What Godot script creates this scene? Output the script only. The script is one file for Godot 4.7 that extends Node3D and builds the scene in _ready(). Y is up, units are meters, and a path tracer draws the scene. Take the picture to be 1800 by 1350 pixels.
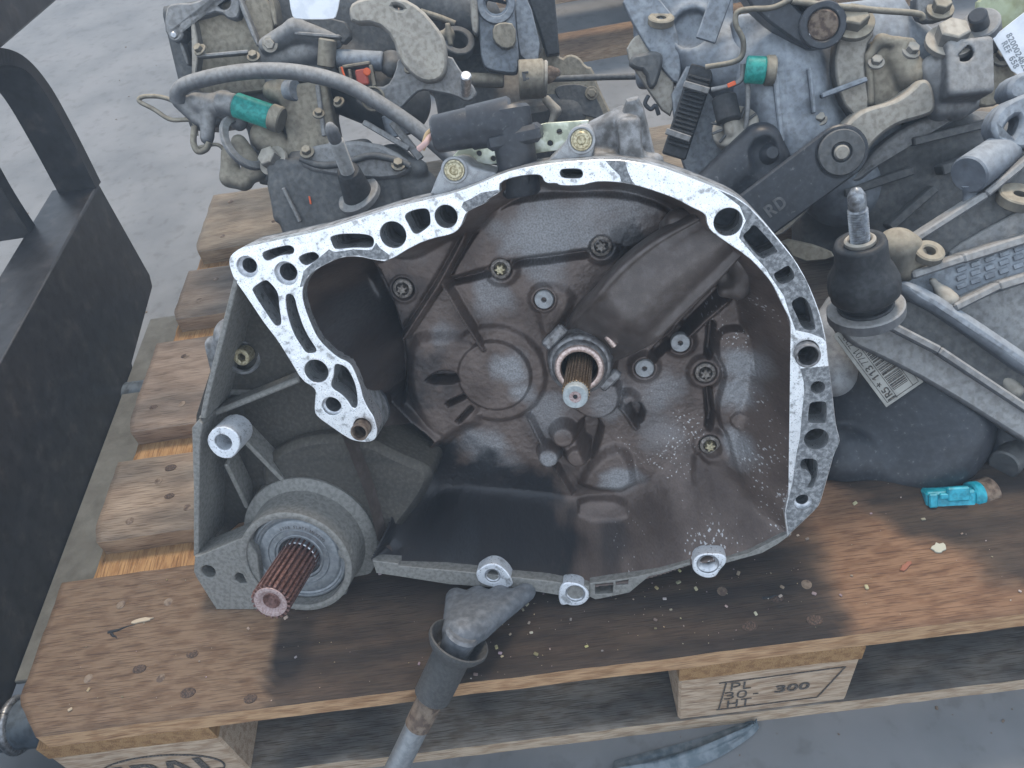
extends Node3D
# lengths in mm inside the builders; every mesh is committed in metres

class Acc:
	var v := PackedVector3Array()
	var n := PackedVector3Array()
	var c := PackedColorArray()
	var uv := PackedVector2Array()
	var col := Color.WHITE
	var xf := Transform3D()
	var colored := false
	var mapped := false
	func put(a: Vector3, na: Vector3, ca: Color, ua: Vector2) -> void:
		v.append((xf * a) * 0.001)
		n.append((xf.basis * na).normalized())
		c.append(ca)
		uv.append(ua)
	func tri(a: Vector3, b: Vector3, d: Vector3, na: Vector3, nb: Vector3, nd: Vector3) -> void:
		if (b - a).cross(d - a).dot(na + nb + nd) > 0.0:
			put(a, na, col, Vector2.ZERO); put(d, nd, col, Vector2.ZERO); put(b, nb, col, Vector2.ZERO)
		else:
			put(a, na, col, Vector2.ZERO); put(b, nb, col, Vector2.ZERO); put(d, nd, col, Vector2.ZERO)
	func quad(a: Vector3, b: Vector3, d: Vector3, e: Vector3, na: Vector3, nb: Vector3, nd: Vector3, ne: Vector3) -> void:
		tri(a, b, d, na, nb, nd)
		tri(a, d, e, na, nd, ne)
	func mesh() -> ArrayMesh:
		var arr := []
		arr.resize(Mesh.ARRAY_MAX)
		arr[Mesh.ARRAY_VERTEX] = v
		arr[Mesh.ARRAY_NORMAL] = n
		if colored:
			arr[Mesh.ARRAY_COLOR] = c
		if mapped:
			arr[Mesh.ARRAY_TEX_UV] = uv
		var m := ArrayMesh.new()
		m.add_surface_from_arrays(Mesh.PRIMITIVE_TRIANGLES, arr)
		return m

var M := {}
var rng := RandomNumberGenerator.new()

func pl(a: Array) -> PackedVector2Array:
	var o := PackedVector2Array()
	for i in range(0, a.size(), 2):
		o.append(Vector2(a[i], a[i + 1]))
	return o

func pv(a: Array) -> PackedVector3Array:
	var o := PackedVector3Array()
	for i in range(0, a.size(), 3):
		o.append(Vector3(a[i], a[i + 1], a[i + 2]))
	return o

func thing(called: String, label: String, category: String, at: Transform3D, group := "") -> Node3D:
	var o := Node3D.new()
	o.name = called
	add_child(o, true)
	o.transform = at
	o.set_meta("label", label)
	o.set_meta("category", category)
	if group != "":
		o.set_meta("group", group)
	return o

# dust on upward faces, shade painted into the colour of the rest (dust_shade_up is «up» in the thing's own axes)
var dust_shade_up := Vector3.ZERO
var dusty := []
var dust_noise := FastNoiseLite.new()

func dust_shade(a: Acc) -> void:
	dust_noise.seed = 77
	dust_noise.frequency = 0.018
	dust_noise.fractal_octaves = 3
	a.colored = true
	for i in a.v.size():
		var p := a.v[i] * 1000.0
		var t := smoothstep(-0.15, 0.72, a.n[i].dot(dust_shade_up) + dust_noise.get_noise_3dv(p) * 0.4)
		a.c[i] = Color(0.3, 0.31, 0.335).lerp(Color(1, 0.985, 0.955), t)

func part(parent: Node3D, called: String, a: Acc, m: Material, label := "") -> MeshInstance3D:
	var o := MeshInstance3D.new()
	if dust_shade_up != Vector3.ZERO and m in dusty:
		dust_shade(a)
	o.name = called
	o.mesh = a.mesh()
	o.material_override = m
	parent.add_child(o, true)
	if label != "":
		o.set_meta("label", label)
	return o

func chaikin(p: PackedVector2Array, times: int) -> PackedVector2Array:
	for t in times:
		var o := PackedVector2Array()
		for i in p.size():
			var a := p[i]
			var b := p[(i + 1) % p.size()]
			o.append(a.lerp(b, 0.25))
			o.append(a.lerp(b, 0.75))
		p = o
	return p

func circle(c: Vector2, r: float, seg := 28) -> PackedVector2Array:
	var o := PackedVector2Array()
	for i in seg:
		o.append(c + Vector2.from_angle(TAU * i / seg) * r)
	return o

func spline(p: PackedVector3Array, sub := 6) -> PackedVector3Array:
	if p.size() < 3:
		return p
	var o := PackedVector3Array()
	for i in p.size() - 1:
		var a := p[maxi(i - 1, 0)]
		var b := p[i]
		var c := p[i + 1]
		var d := p[mini(i + 2, p.size() - 1)]
		for k in sub:
			o.append(b.cubic_interpolate(c, a, d, float(k) / sub))
	o.append(p[p.size() - 1])
	return o

func turn_to(axis: Vector3) -> Basis:
	var y := axis.normalized()
	var x := y.cross(Vector3(0.31, 0.17, 0.93)).normalized()
	return Basis(x, y, x.cross(y))

func lathe(a: Acc, at: Vector3, axis: Vector3, prof: PackedVector2Array, seg := 32) -> void:
	# prof: (radius, height along the axis)
	var b := turn_to(axis)
	var sn := PackedVector2Array()
	for i in prof.size() - 1:
		var d := prof[i + 1] - prof[i]
		sn.append(Vector2(d.y, -d.x).normalized())
	for i in prof.size() - 1:
		if prof[i].distance_to(prof[i + 1]) < 0.0001:
			continue
		var n0 := sn[i]
		var n1 := sn[i]
		if i > 0 and sn[i].dot(sn[i - 1]) > 0.72:
			n0 = (sn[i] + sn[i - 1]).normalized()
		if i < sn.size() - 1 and sn[i].dot(sn[i + 1]) > 0.72:
			n1 = (sn[i] + sn[i + 1]).normalized()
		for k in seg:
			var t0 := TAU * k / seg
			var t1 := TAU * (k + 1) / seg
			var r0 := b.x * cos(t0) + b.z * sin(t0)
			var r1 := b.x * cos(t1) + b.z * sin(t1)
			var p := prof[i]
			var q := prof[i + 1]
			var m0 := r0 * n0.x + b.y * n0.y
			var m1 := r1 * n0.x + b.y * n0.y
			var o0 := r0 * n1.x + b.y * n1.y
			var o1 := r1 * n1.x + b.y * n1.y
			a.quad(at + r0 * p.x + b.y * p.y, at + r1 * p.x + b.y * p.y, at + r1 * q.x + b.y * q.y, at + r0 * q.x + b.y * q.y, m0, m1, o1, o0)

func rod(a: Acc, p: Vector3, q: Vector3, r0: float, r1 := -1.0, bev := 0.8, seg := 24) -> void:
	if r1 < 0.0:
		r1 = r0
	var l := p.distance_to(q)
	bev = minf(bev, minf(minf(r0, r1), l) * 0.4)
	lathe(a, p, q - p, PackedVector2Array([Vector2(0, 0), Vector2(r0 - bev, 0), Vector2(r0, bev), Vector2(r1, l - bev), Vector2(r1 - bev, l), Vector2(0, l)]), seg)

func ring(a: Acc, p: Vector3, q: Vector3, ro: float, ri: float, bev := 0.8, seg := 32) -> void:
	var l := p.distance_to(q)
	lathe(a, p, q - p, PackedVector2Array([Vector2(ri, 0), Vector2(ro - bev, 0), Vector2(ro, bev), Vector2(ro, l - bev), Vector2(ro - bev, l), Vector2(ri + bev, l), Vector2(ri, l - bev), Vector2(ri, 0)]), seg)

func tube(a: Acc, pts: PackedVector3Array, r: float, seg := 10, r_end := -1.0) -> void:
	var n := pts.size()
	var side := turn_to(pts[1] - pts[0]).x
	var last := []
	for i in n:
		var t := (pts[mini(i + 1, n - 1)] - pts[maxi(i - 1, 0)]).normalized()
		side = (side - t * side.dot(t)).normalized()
		var up := t.cross(side)
		var rr := r if r_end < 0.0 else lerpf(r, r_end, float(i) / (n - 1))
		var now := []
		for k in seg + 1:
			var d := side * cos(TAU * k / seg) + up * sin(TAU * k / seg)
			now.append([pts[i] + d * rr, d])
		if i > 0:
			for k in seg:
				a.quad(last[k][0], last[k + 1][0], now[k + 1][0], now[k][0], last[k][1], last[k + 1][1], now[k + 1][1], now[k][1])
		if i == 0 or i == n - 1:
			var cap := -t if i == 0 else t
			for k in seg:
				a.tri(pts[i], now[k][0], now[k + 1][0], cap, cap, cap)
		last = now

func box(a: Acc, c: Vector3, size: Vector3, b := Basis(), bev := 1.0) -> void:
	var h := size * 0.5
	bev = minf(bev, minf(h.x, minf(h.y, h.z)) * 0.8)
	var i := h - Vector3.ONE * bev
	for ax in 3:
		var u := (ax + 1) % 3
		var w := (ax + 2) % 3
		for s in [-1.0, 1.0]:
			var n := Vector3.ZERO
			n[ax] = s
			var q := []
			for e in [[-1, -1], [1, -1], [1, 1], [-1, 1]]:
				var p := Vector3.ZERO
				p[ax] = s * h[ax]
				p[u] = e[0] * i[u]
				p[w] = e[1] * i[w]
				q.append(c + b * p)
			n = b * n
			a.quad(q[0], q[1], q[2], q[3], n, n, n, n)
		for s in [-1.0, 1.0]:
			for t in [-1.0, 1.0]:
				var q := []
				var n := Vector3.ZERO
				n[u] = s
				n[w] = t
				for e in [[-1.0, 0], [1.0, 0], [1.0, 1], [-1.0, 1]]:
					var p := Vector3.ZERO
					p[ax] = e[0] * i[ax]
					p[u] = s * (h[u] if e[1] == 0 else i[u])
					p[w] = t * (i[w] if e[1] == 0 else h[w])
					q.append(c + b * p)
				n = b * n.normalized()
				a.quad(q[0], q[1], q[2], q[3], n, n, n, n)
	for x in [-1.0, 1.0]:
		for y in [-1.0, 1.0]:
			for z in [-1.0, 1.0]:
				var n := b * Vector3(x, y, z).normalized()
				a.tri(c + b * Vector3(x * h.x, y * i.y, z * i.z), c + b * Vector3(x * i.x, y * h.y, z * i.z), c + b * Vector3(x * i.x, y * i.y, z * h.z), n, n, n)

func bar(a: Acc, p: Vector3, q: Vector3, across: Vector3, wide: float, thick: float, bev := 1.0) -> void:
	# a flat bar from p to q; «across» says where its width points
	var y := (q - p).normalized()
	var x := (across - y * across.dot(y)).normalized()
	box(a, (p + q) * 0.5, Vector3(wide, p.distance_to(q), thick), Basis(x, y, x.cross(y)), bev)

func area2(p: PackedVector2Array) -> float:
	var s := 0.0
	for i in p.size():
		s += p[i].cross(p[(i + 1) % p.size()])
	return s

func crosses(a: Vector2, b: Vector2, list: Array) -> bool:
	for poly: PackedVector2Array in list:
		for i in poly.size():
			var p := poly[i]
			var q := poly[(i + 1) % poly.size()]
			if p.is_equal_approx(a) or q.is_equal_approx(a) or p.is_equal_approx(b) or q.is_equal_approx(b):
				continue
			if (b - a).cross(p - a) * (b - a).cross(q - a) < 0.0 and (q - p).cross(a - p) * (q - p).cross(b - p) < 0.0:
				return true
	return false

func triangles(outer: PackedVector2Array, holes: Array) -> PackedVector2Array:
	var poly := outer.duplicate()
	var left := holes.duplicate()
	left.sort_custom(func(x, y): return x[0].x > y[0].x)
	while left.size():
		var h: PackedVector2Array = left.pop_front()
		var start := 0
		for i in h.size():
			if h[i].x > h[start].x:
				start = i
		var m := h[start]
		var order := range(poly.size())
		order.sort_custom(func(x, y): return poly[x].distance_squared_to(m) < poly[y].distance_squared_to(m))
		var pick := -1
		for k: int in order.slice(0, 60):
			if not crosses(m, poly[k], [poly, h] + left):
				pick = k
				break
		if pick < 0:
			continue
		var o := PackedVector2Array()
		for i in pick + 1:
			o.append(poly[i])
		for i in h.size() + 1:
			o.append(h[(start + i) % h.size()])
		for i in range(pick, poly.size()):
			o.append(poly[i])
		poly = o
	var out := PackedVector2Array()
	var idx := range(poly.size())
	var at := 0
	var stuck := 0
	var forced := 0
	while idx.size() > 3:
		var n := idx.size()
		var a: Vector2 = poly[idx[(at + n - 1) % n]]
		var b: Vector2 = poly[idx[at % n]]
		var c: Vector2 = poly[idx[(at + 1) % n]]
		var turn := (b - a).cross(c - b)
		if absf(turn) < 1e-5:
			idx.remove_at(at % n)
			at = maxi(at % n - 1, 0)
			stuck = 0
			continue
		var ok := turn > 0.0
		if ok and stuck <= n:
			var lo := a.min(b).min(c)
			var hi := a.max(b).max(c)
			for j: int in idx:
				var p := poly[j]
				if p.x < lo.x or p.y < lo.y or p.x > hi.x or p.y > hi.y or p.is_equal_approx(a) or p.is_equal_approx(b) or p.is_equal_approx(c):
					continue
				if (b - a).cross(p - a) > -1e-5 and (c - b).cross(p - b) > -1e-5 and (a - c).cross(p - c) > -1e-5:
					ok = false
					break
		if ok or stuck > 2 * n:
			if stuck > n:
				forced += 1
			if ok:
				out.append(a); out.append(b); out.append(c)
			idx.remove_at(at % n)
			stuck = 0
			at = maxi(at % n - 1, 0)
		else:
			stuck += 1
			at = (at + 1) % n
	if forced > 2:
		print("forced ears: ", forced, " near ", outer[0])
	if idx.size() == 3:
		for j: int in idx:
			out.append(poly[j])
	return out

func plate(a: Acc, outer: PackedVector2Array, holes: Array, front: float, back: float, bev := 0.8, close := true) -> void:
	# a flat piece across local z: front face, rounded edges, walls, back face
	var all := [outer]
	all.append_array(holes)
	var tops := []
	for ci in all.size():
		var p: PackedVector2Array = all[ci]
		if (area2(p) > 0.0) != (ci == 0):
			p.reverse()
			all[ci] = p
		var n := p.size()
		var en := PackedVector2Array()
		for i in n:
			var d := (p[(i + 1) % n] - p[i]).normalized()
			en.append(Vector2(d.y, -d.x))
		var top := PackedVector2Array()
		for i in n:
			var m := en[i] + en[(i + n - 1) % n]
			m = m / maxf(m.length_squared() * 0.5, 0.5)
			top.append(p[i] - m * bev)
		tops.append(top)
		for i in n:
			var j := (i + 1) % n
			var e := en[i]
			var n0 := e
			var n1 := e
			if en[(i + n - 1) % n].dot(e) > 0.75:
				n0 = (en[(i + n - 1) % n] + e).normalized()
			if en[j].dot(e) > 0.75:
				n1 = (en[j] + e).normalized()
			var w0 := Vector3(n0.x, n0.y, 0)
			var w1 := Vector3(n1.x, n1.y, 0)
			var z := Vector3(0, 0, 1)
			var p0 := Vector3(p[i].x, p[i].y, front - bev)
			var p1 := Vector3(p[j].x, p[j].y, front - bev)
			a.quad(p0, p1, Vector3(p1.x, p1.y, back), Vector3(p0.x, p0.y, back), w0, w1, w1, w0)
			if bev > 0.0:
				a.quad(p0, p1, Vector3(top[j].x, top[j].y, front), Vector3(top[i].x, top[i].y, front), (w0 + z * 0.5).normalized(), (w1 + z * 0.5).normalized(), (w1 * 0.5 + z).normalized(), (w0 * 0.5 + z).normalized())
	var t := triangles(tops[0], tops.slice(1))
	var z := Vector3(0, 0, 1)
	for i in range(0, t.size(), 3):
		a.tri(Vector3(t[i].x, t[i].y, front), Vector3(t[i + 1].x, t[i + 1].y, front), Vector3(t[i + 2].x, t[i + 2].y, front), z, z, z)
		if close:
			a.tri(Vector3(t[i].x, t[i].y, back), Vector3(t[i + 1].x, t[i + 1].y, back), Vector3(t[i + 2].x, t[i + 2].y, back), -z, -z, -z)

func loft(a: Acc, l: PackedVector3Array, r: PackedVector3Array, bulge: float, power := 0.6, seg := 12) -> void:
	# a curved sheet between two edges, bulging along +z
	var rows := []
	for i in l.size():
		var row := PackedVector3Array()
		for k in seg + 1:
			var t := float(k) / seg
			row.append(l[i].lerp(r[i], t) + Vector3(0, 0, bulge * pow(maxf(sin(PI * t), 0.0), power)))
		rows.append(row)
	skin(a, rows)

func skin(a: Acc, rows: Array, flip := false) -> void:
	var nr := rows.size()
	var nc: int = rows[0].size()
	var ns := []
	for i in nr:
		var row := PackedVector3Array()
		for k in nc:
			var du: Vector3 = rows[mini(i + 1, nr - 1)][k] - rows[maxi(i - 1, 0)][k]
			var dv: Vector3 = rows[i][mini(k + 1, nc - 1)] - rows[i][maxi(k - 1, 0)]
			var n := du.cross(dv).normalized()
			row.append(-n if flip else n)
		ns.append(row)
	for i in nr - 1:
		for k in nc - 1:
			a.quad(rows[i][k], rows[i][k + 1], rows[i + 1][k + 1], rows[i + 1][k], ns[i][k], ns[i][k + 1], ns[i + 1][k + 1], ns[i + 1][k])

# castings: rounded pieces melted together on a grid and meshed as surface nets
# piece: ["c", a, b, ra, rb] tapered capsule, ["b", centre, half, rounding, basis] box, ["y", a, b, radius, rounding] cylinder; a leading "-" cuts away
func cast(a: Acc, pieces: Array, cell := 5.0, melt := 6.0) -> void:
	var lo := Vector3.ONE * 1e9
	var hi := -lo
	var bounds := []
	for p in pieces:
		var b0: Vector3
		var b1: Vector3
		var kind: String = p[0].right(1)
		if kind == "b":
			var e: Vector3 = p[2]
			var bs: Basis = p[4] if p.size() > 4 else Basis()
			var ext := (bs.x * e.x).abs() + (bs.y * e.y).abs() + (bs.z * e.z).abs()
			b0 = p[1] - ext
			b1 = p[1] + ext
		else:
			var r := Vector3.ONE * (maxf(p[3], p[4]) if kind == "c" else float(p[3]))
			b0 = p[1].min(p[2]) - r
			b1 = p[1].max(p[2]) + r
		if not p[0].begins_with("-"):
			lo = lo.min(b0)
			hi = hi.max(b1)
		bounds.append([b0 - Vector3.ONE * (melt + cell * 2), b1 + Vector3.ONE * (melt + cell * 2)])
	lo -= Vector3.ONE * cell * 2
	hi += Vector3.ONE * cell * 2
	var nx := int(ceil((hi.x - lo.x) / cell)) + 1
	var ny := int(ceil((hi.y - lo.y) / cell)) + 1
	var nz := int(ceil((hi.z - lo.z) / cell)) + 1
	var f := PackedFloat32Array()
	f.resize(nx * ny * nz)
	f.fill(1000.0)
	for pi in pieces.size():
		var p: Array = pieces[pi]
		var cut: bool = p[0].begins_with("-")
		var kind: String = p[0].right(1)
		var g0: Vector3 = (bounds[pi][0] - lo) / cell
		var g1: Vector3 = (bounds[pi][1] - lo) / cell
		var inv: Basis = (p[4] if p.size() > 4 else Basis()).inverse() if kind == "b" else Basis()
		var ax := Vector3.ZERO
		var ll := 1.0
		if kind != "b":
			ax = p[2] - p[1]
			ll = maxf(ax.length_squared(), 1e-6)
		for z in range(maxi(0, int(g0.z)), mini(nz, int(g1.z) + 2)):
			for y in range(maxi(0, int(g0.y)), mini(ny, int(g1.y) + 2)):
				for x in range(maxi(0, int(g0.x)), mini(nx, int(g1.x) + 2)):
					var q := lo + Vector3(x, y, z) * cell
					var d: float
					if kind == "c":
						var t: float = clampf((q - p[1]).dot(ax) / ll, 0.0, 1.0)
						d = q.distance_to(p[1] + ax * t) - lerpf(p[3], p[4], t)
					elif kind == "b":
						var e: Vector3 = (inv * (q - p[1])).abs() - p[2] + Vector3.ONE * p[3]
						d = e.max(Vector3.ZERO).length() + minf(maxf(e.x, maxf(e.y, e.z)), 0.0) - p[3]
					else:
						var t: float = (q - p[1]).dot(ax) / ll
						var axial: float = (absf(t - 0.5) - 0.5) * sqrt(ll) + p[4]
						var radial: float = (q - p[1] - ax * t).length() - p[3] + p[4]
						d = Vector2(maxf(axial, 0.0), maxf(radial, 0.0)).length() + minf(maxf(axial, radial), 0.0) - p[4]
					var i := (z * ny + y) * nx + x
					var o := f[i]
					if cut:
						var h := maxf(melt * 0.5 - absf(o + d), 0.0) / (melt * 0.5)
						f[i] = maxf(o, -d) + h * h * melt * 0.125
					else:
						var h := maxf(melt - absf(o - d), 0.0) / melt
						f[i] = minf(o, d) - h * h * melt * 0.25
	var vid := PackedInt32Array()
	vid.resize(nx * ny * nz)
	vid.fill(-1)
	var vs := PackedVector3Array()
	var step := [0, 1, nx, nx + 1, nx * ny, nx * ny + 1, nx * ny + nx, nx * ny + nx + 1]
	for z in nz - 1:
		for y in ny - 1:
			for x in nx - 1:
				var i := (z * ny + y) * nx + x
				var mask := 0
				for k in 8:
					if f[i + step[k]] < 0.0:
						mask |= 1 << k
				if mask == 0 or mask == 255:
					continue
				var sum := Vector3.ZERO
				var cnt := 0
				for e in [[0, 1], [2, 3], [4, 5], [6, 7], [0, 2], [1, 3], [4, 6], [5, 7], [0, 4], [1, 5], [2, 6], [3, 7]]:
					var fa := f[i + step[e[0]]]
					var fb := f[i + step[e[1]]]
					if (fa < 0.0) != (fb < 0.0):
						var t := fa / (fa - fb)
						var pa := Vector3(e[0] & 1, (e[0] >> 1) & 1, e[0] >> 2)
						var pb := Vector3(e[1] & 1, (e[1] >> 1) & 1, e[1] >> 2)
						sum += pa.lerp(pb, t)
						cnt += 1
				vid[i] = vs.size()
				vs.append(lo + (Vector3(x, y, z) + sum / cnt) * cell)
	var quads := PackedInt32Array()
	for z in range(1, nz - 1):
		for y in range(1, ny - 1):
			for x in range(1, nx - 1):
				var i := (z * ny + y) * nx + x
				var s := f[i] < 0.0
				if s != (f[i + 1] < 0.0):
					quads.append_array([vid[i], vid[i - nx], vid[i - nx - nx * ny], vid[i - nx * ny]])
				if s != (f[i + nx] < 0.0):
					quads.append_array([vid[i], vid[i - 1], vid[i - 1 - nx * ny], vid[i - nx * ny]])
				if s != (f[i + nx * ny] < 0.0):
					quads.append_array([vid[i], vid[i - 1], vid[i - 1 - nx], vid[i - nx]])
	var ns := PackedVector3Array()
	for q in vs:
		var g := (q - lo) / cell
		var x := clampi(int(g.x), 1, nx - 3)
		var y := clampi(int(g.y), 1, ny - 3)
		var z := clampi(int(g.z), 1, nz - 3)
		var fr := g - Vector3(x, y, z)
		var n := Vector3.ZERO
		for k in 8:
			var cx := x + (k & 1)
			var cy := y + ((k >> 1) & 1)
			var cz := z + (k >> 2)
			var i := (cz * ny + cy) * nx + cx
			var wgt := (fr.x if k & 1 else 1.0 - fr.x) * (fr.y if k & 2 else 1.0 - fr.y) * (fr.z if k & 4 else 1.0 - fr.z)
			n += Vector3(f[i + 1] - f[i - 1], f[i + nx] - f[i - nx], f[i + nx * ny] - f[i - nx * ny]) * wgt
		ns.append(n.normalized())
	for i in range(0, quads.size(), 4):
		var k0 := quads[i]
		var k1 := quads[i + 1]
		var k2 := quads[i + 2]
		var k3 := quads[i + 3]
		if k0 < 0 or k1 < 0 or k2 < 0 or k3 < 0:
			continue
		a.quad(vs[k0], vs[k1], vs[k2], vs[k3], ns[k0], ns[k1], ns[k2], ns[k3])

func hexa(c: Vector2, r: float, rot := 0.0) -> PackedVector2Array:
	var o := PackedVector2Array()
	for i in 6:
		o.append(c + Vector2.from_angle(rot + TAU * i / 6) * r)
	return o

func star(c: Vector2, r0: float, r1: float, teeth: int, flat := 0.35) -> PackedVector2Array:
	var o := PackedVector2Array()
	for i in teeth:
		var t := TAU * i / teeth
		var w := TAU / teeth
		o.append(c + Vector2.from_angle(t - w * flat * 0.5) * r0)
		o.append(c + Vector2.from_angle(t + w * flat * 0.5) * r0)
		o.append(c + Vector2.from_angle(t + w * (0.5 - flat * 0.4)) * r1)
		o.append(c + Vector2.from_angle(t + w * (0.5 + flat * 0.4)) * r1)
	return o

func hexbolt(parent: Node3D, called: String, at: Vector3, axis: Vector3, r: float, m: Material, h := 0.0) -> void:
	var a := Acc.new()
	a.xf = Transform3D(turn_to(axis) * Basis(Vector3.RIGHT, -PI / 2), at)
	h = h if h > 0.0 else r * 0.9
	plate(a, circle(Vector2.ZERO, r * 1.5, 28), [], r * 0.28, -1.0, 0.5)
	plate(a, hexa(Vector2.ZERO, r), [], h, 0.0, r * 0.12)
	part(parent, called, a, m)

func letters(parent: Node3D, called: String, words: String, high: float, at: Vector3, b: Basis, m: Material, thick := 0.4, bold := false, squeeze := 1.0) -> void:
	var t := TextMesh.new()
	var f := SystemFont.new()
	f.font_names = PackedStringArray(["Droid Sans"])
	if bold:
		f.font_weight = 700
	t.font = f
	t.text = words
	t.font_size = 32
	t.pixel_size = high * 0.001 / 23.0
	t.depth = thick * 0.001
	t.curve_step = 2.0
	var o := MeshInstance3D.new()
	o.name = called
	o.mesh = t
	o.material_override = m
	parent.add_child(o, true)
	o.transform = Transform3D(b * Basis.from_scale(Vector3(squeeze, 1, 1)), at * 0.001)

# ---------- materials ----------
func lin(r: float, g: float, b: float) -> Color:
	return Color(r, g, b).linear_to_srgb()

func noise_tex(sd: int, freq: float, octaves: int, stops: Array, bump := false, size := 512, kind := FastNoiseLite.TYPE_SIMPLEX_SMOOTH) -> NoiseTexture2D:
	# stops: [offset, linear colour] pairs
	var n := FastNoiseLite.new()
	n.seed = sd
	n.noise_type = kind
	n.frequency = freq
	n.fractal_octaves = octaves
	n.fractal_gain = 0.55
	var t := NoiseTexture2D.new()
	t.noise = n
	t.width = size
	t.height = size
	t.seamless = true
	if stops.size():
		var g := Gradient.new()
		g.offsets = PackedFloat32Array(stops.map(func(s): return s[0]))
		g.colors = PackedColorArray(stops.map(func(s): return s[1]))
		t.color_ramp = g
	return t

func grey(v: float) -> Color:
	return Color(v, v, v)

func surf(tex: Texture2D, scale: Vector3, rough: float, metal := 0.0, tint := Color.WHITE) -> StandardMaterial3D:
	var m := StandardMaterial3D.new()
	m.albedo_color = tint
	if tex:
		m.albedo_texture = tex
	m.uv1_triplanar = true
	m.uv1_scale = scale
	m.uv1_triplanar_sharpness = 4.0
	m.uv2_triplanar = true
	m.roughness = rough
	m.metallic = metal
	return m

func over(m: StandardMaterial3D, tex: Texture2D, scale: Vector3) -> StandardMaterial3D:
	m.detail_enabled = true
	m.detail_albedo = tex
	m.detail_blend_mode = BaseMaterial3D.BLEND_MODE_MUL
	m.detail_uv_layer = BaseMaterial3D.DETAIL_UV_2
	m.uv2_triplanar = true
	m.uv2_scale = scale
	return m

func relief(m: StandardMaterial3D, tex: Texture2D, cm: float) -> StandardMaterial3D:
	m.heightmap_enabled = true
	m.heightmap_texture = tex
	m.heightmap_scale = cm
	return m

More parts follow.
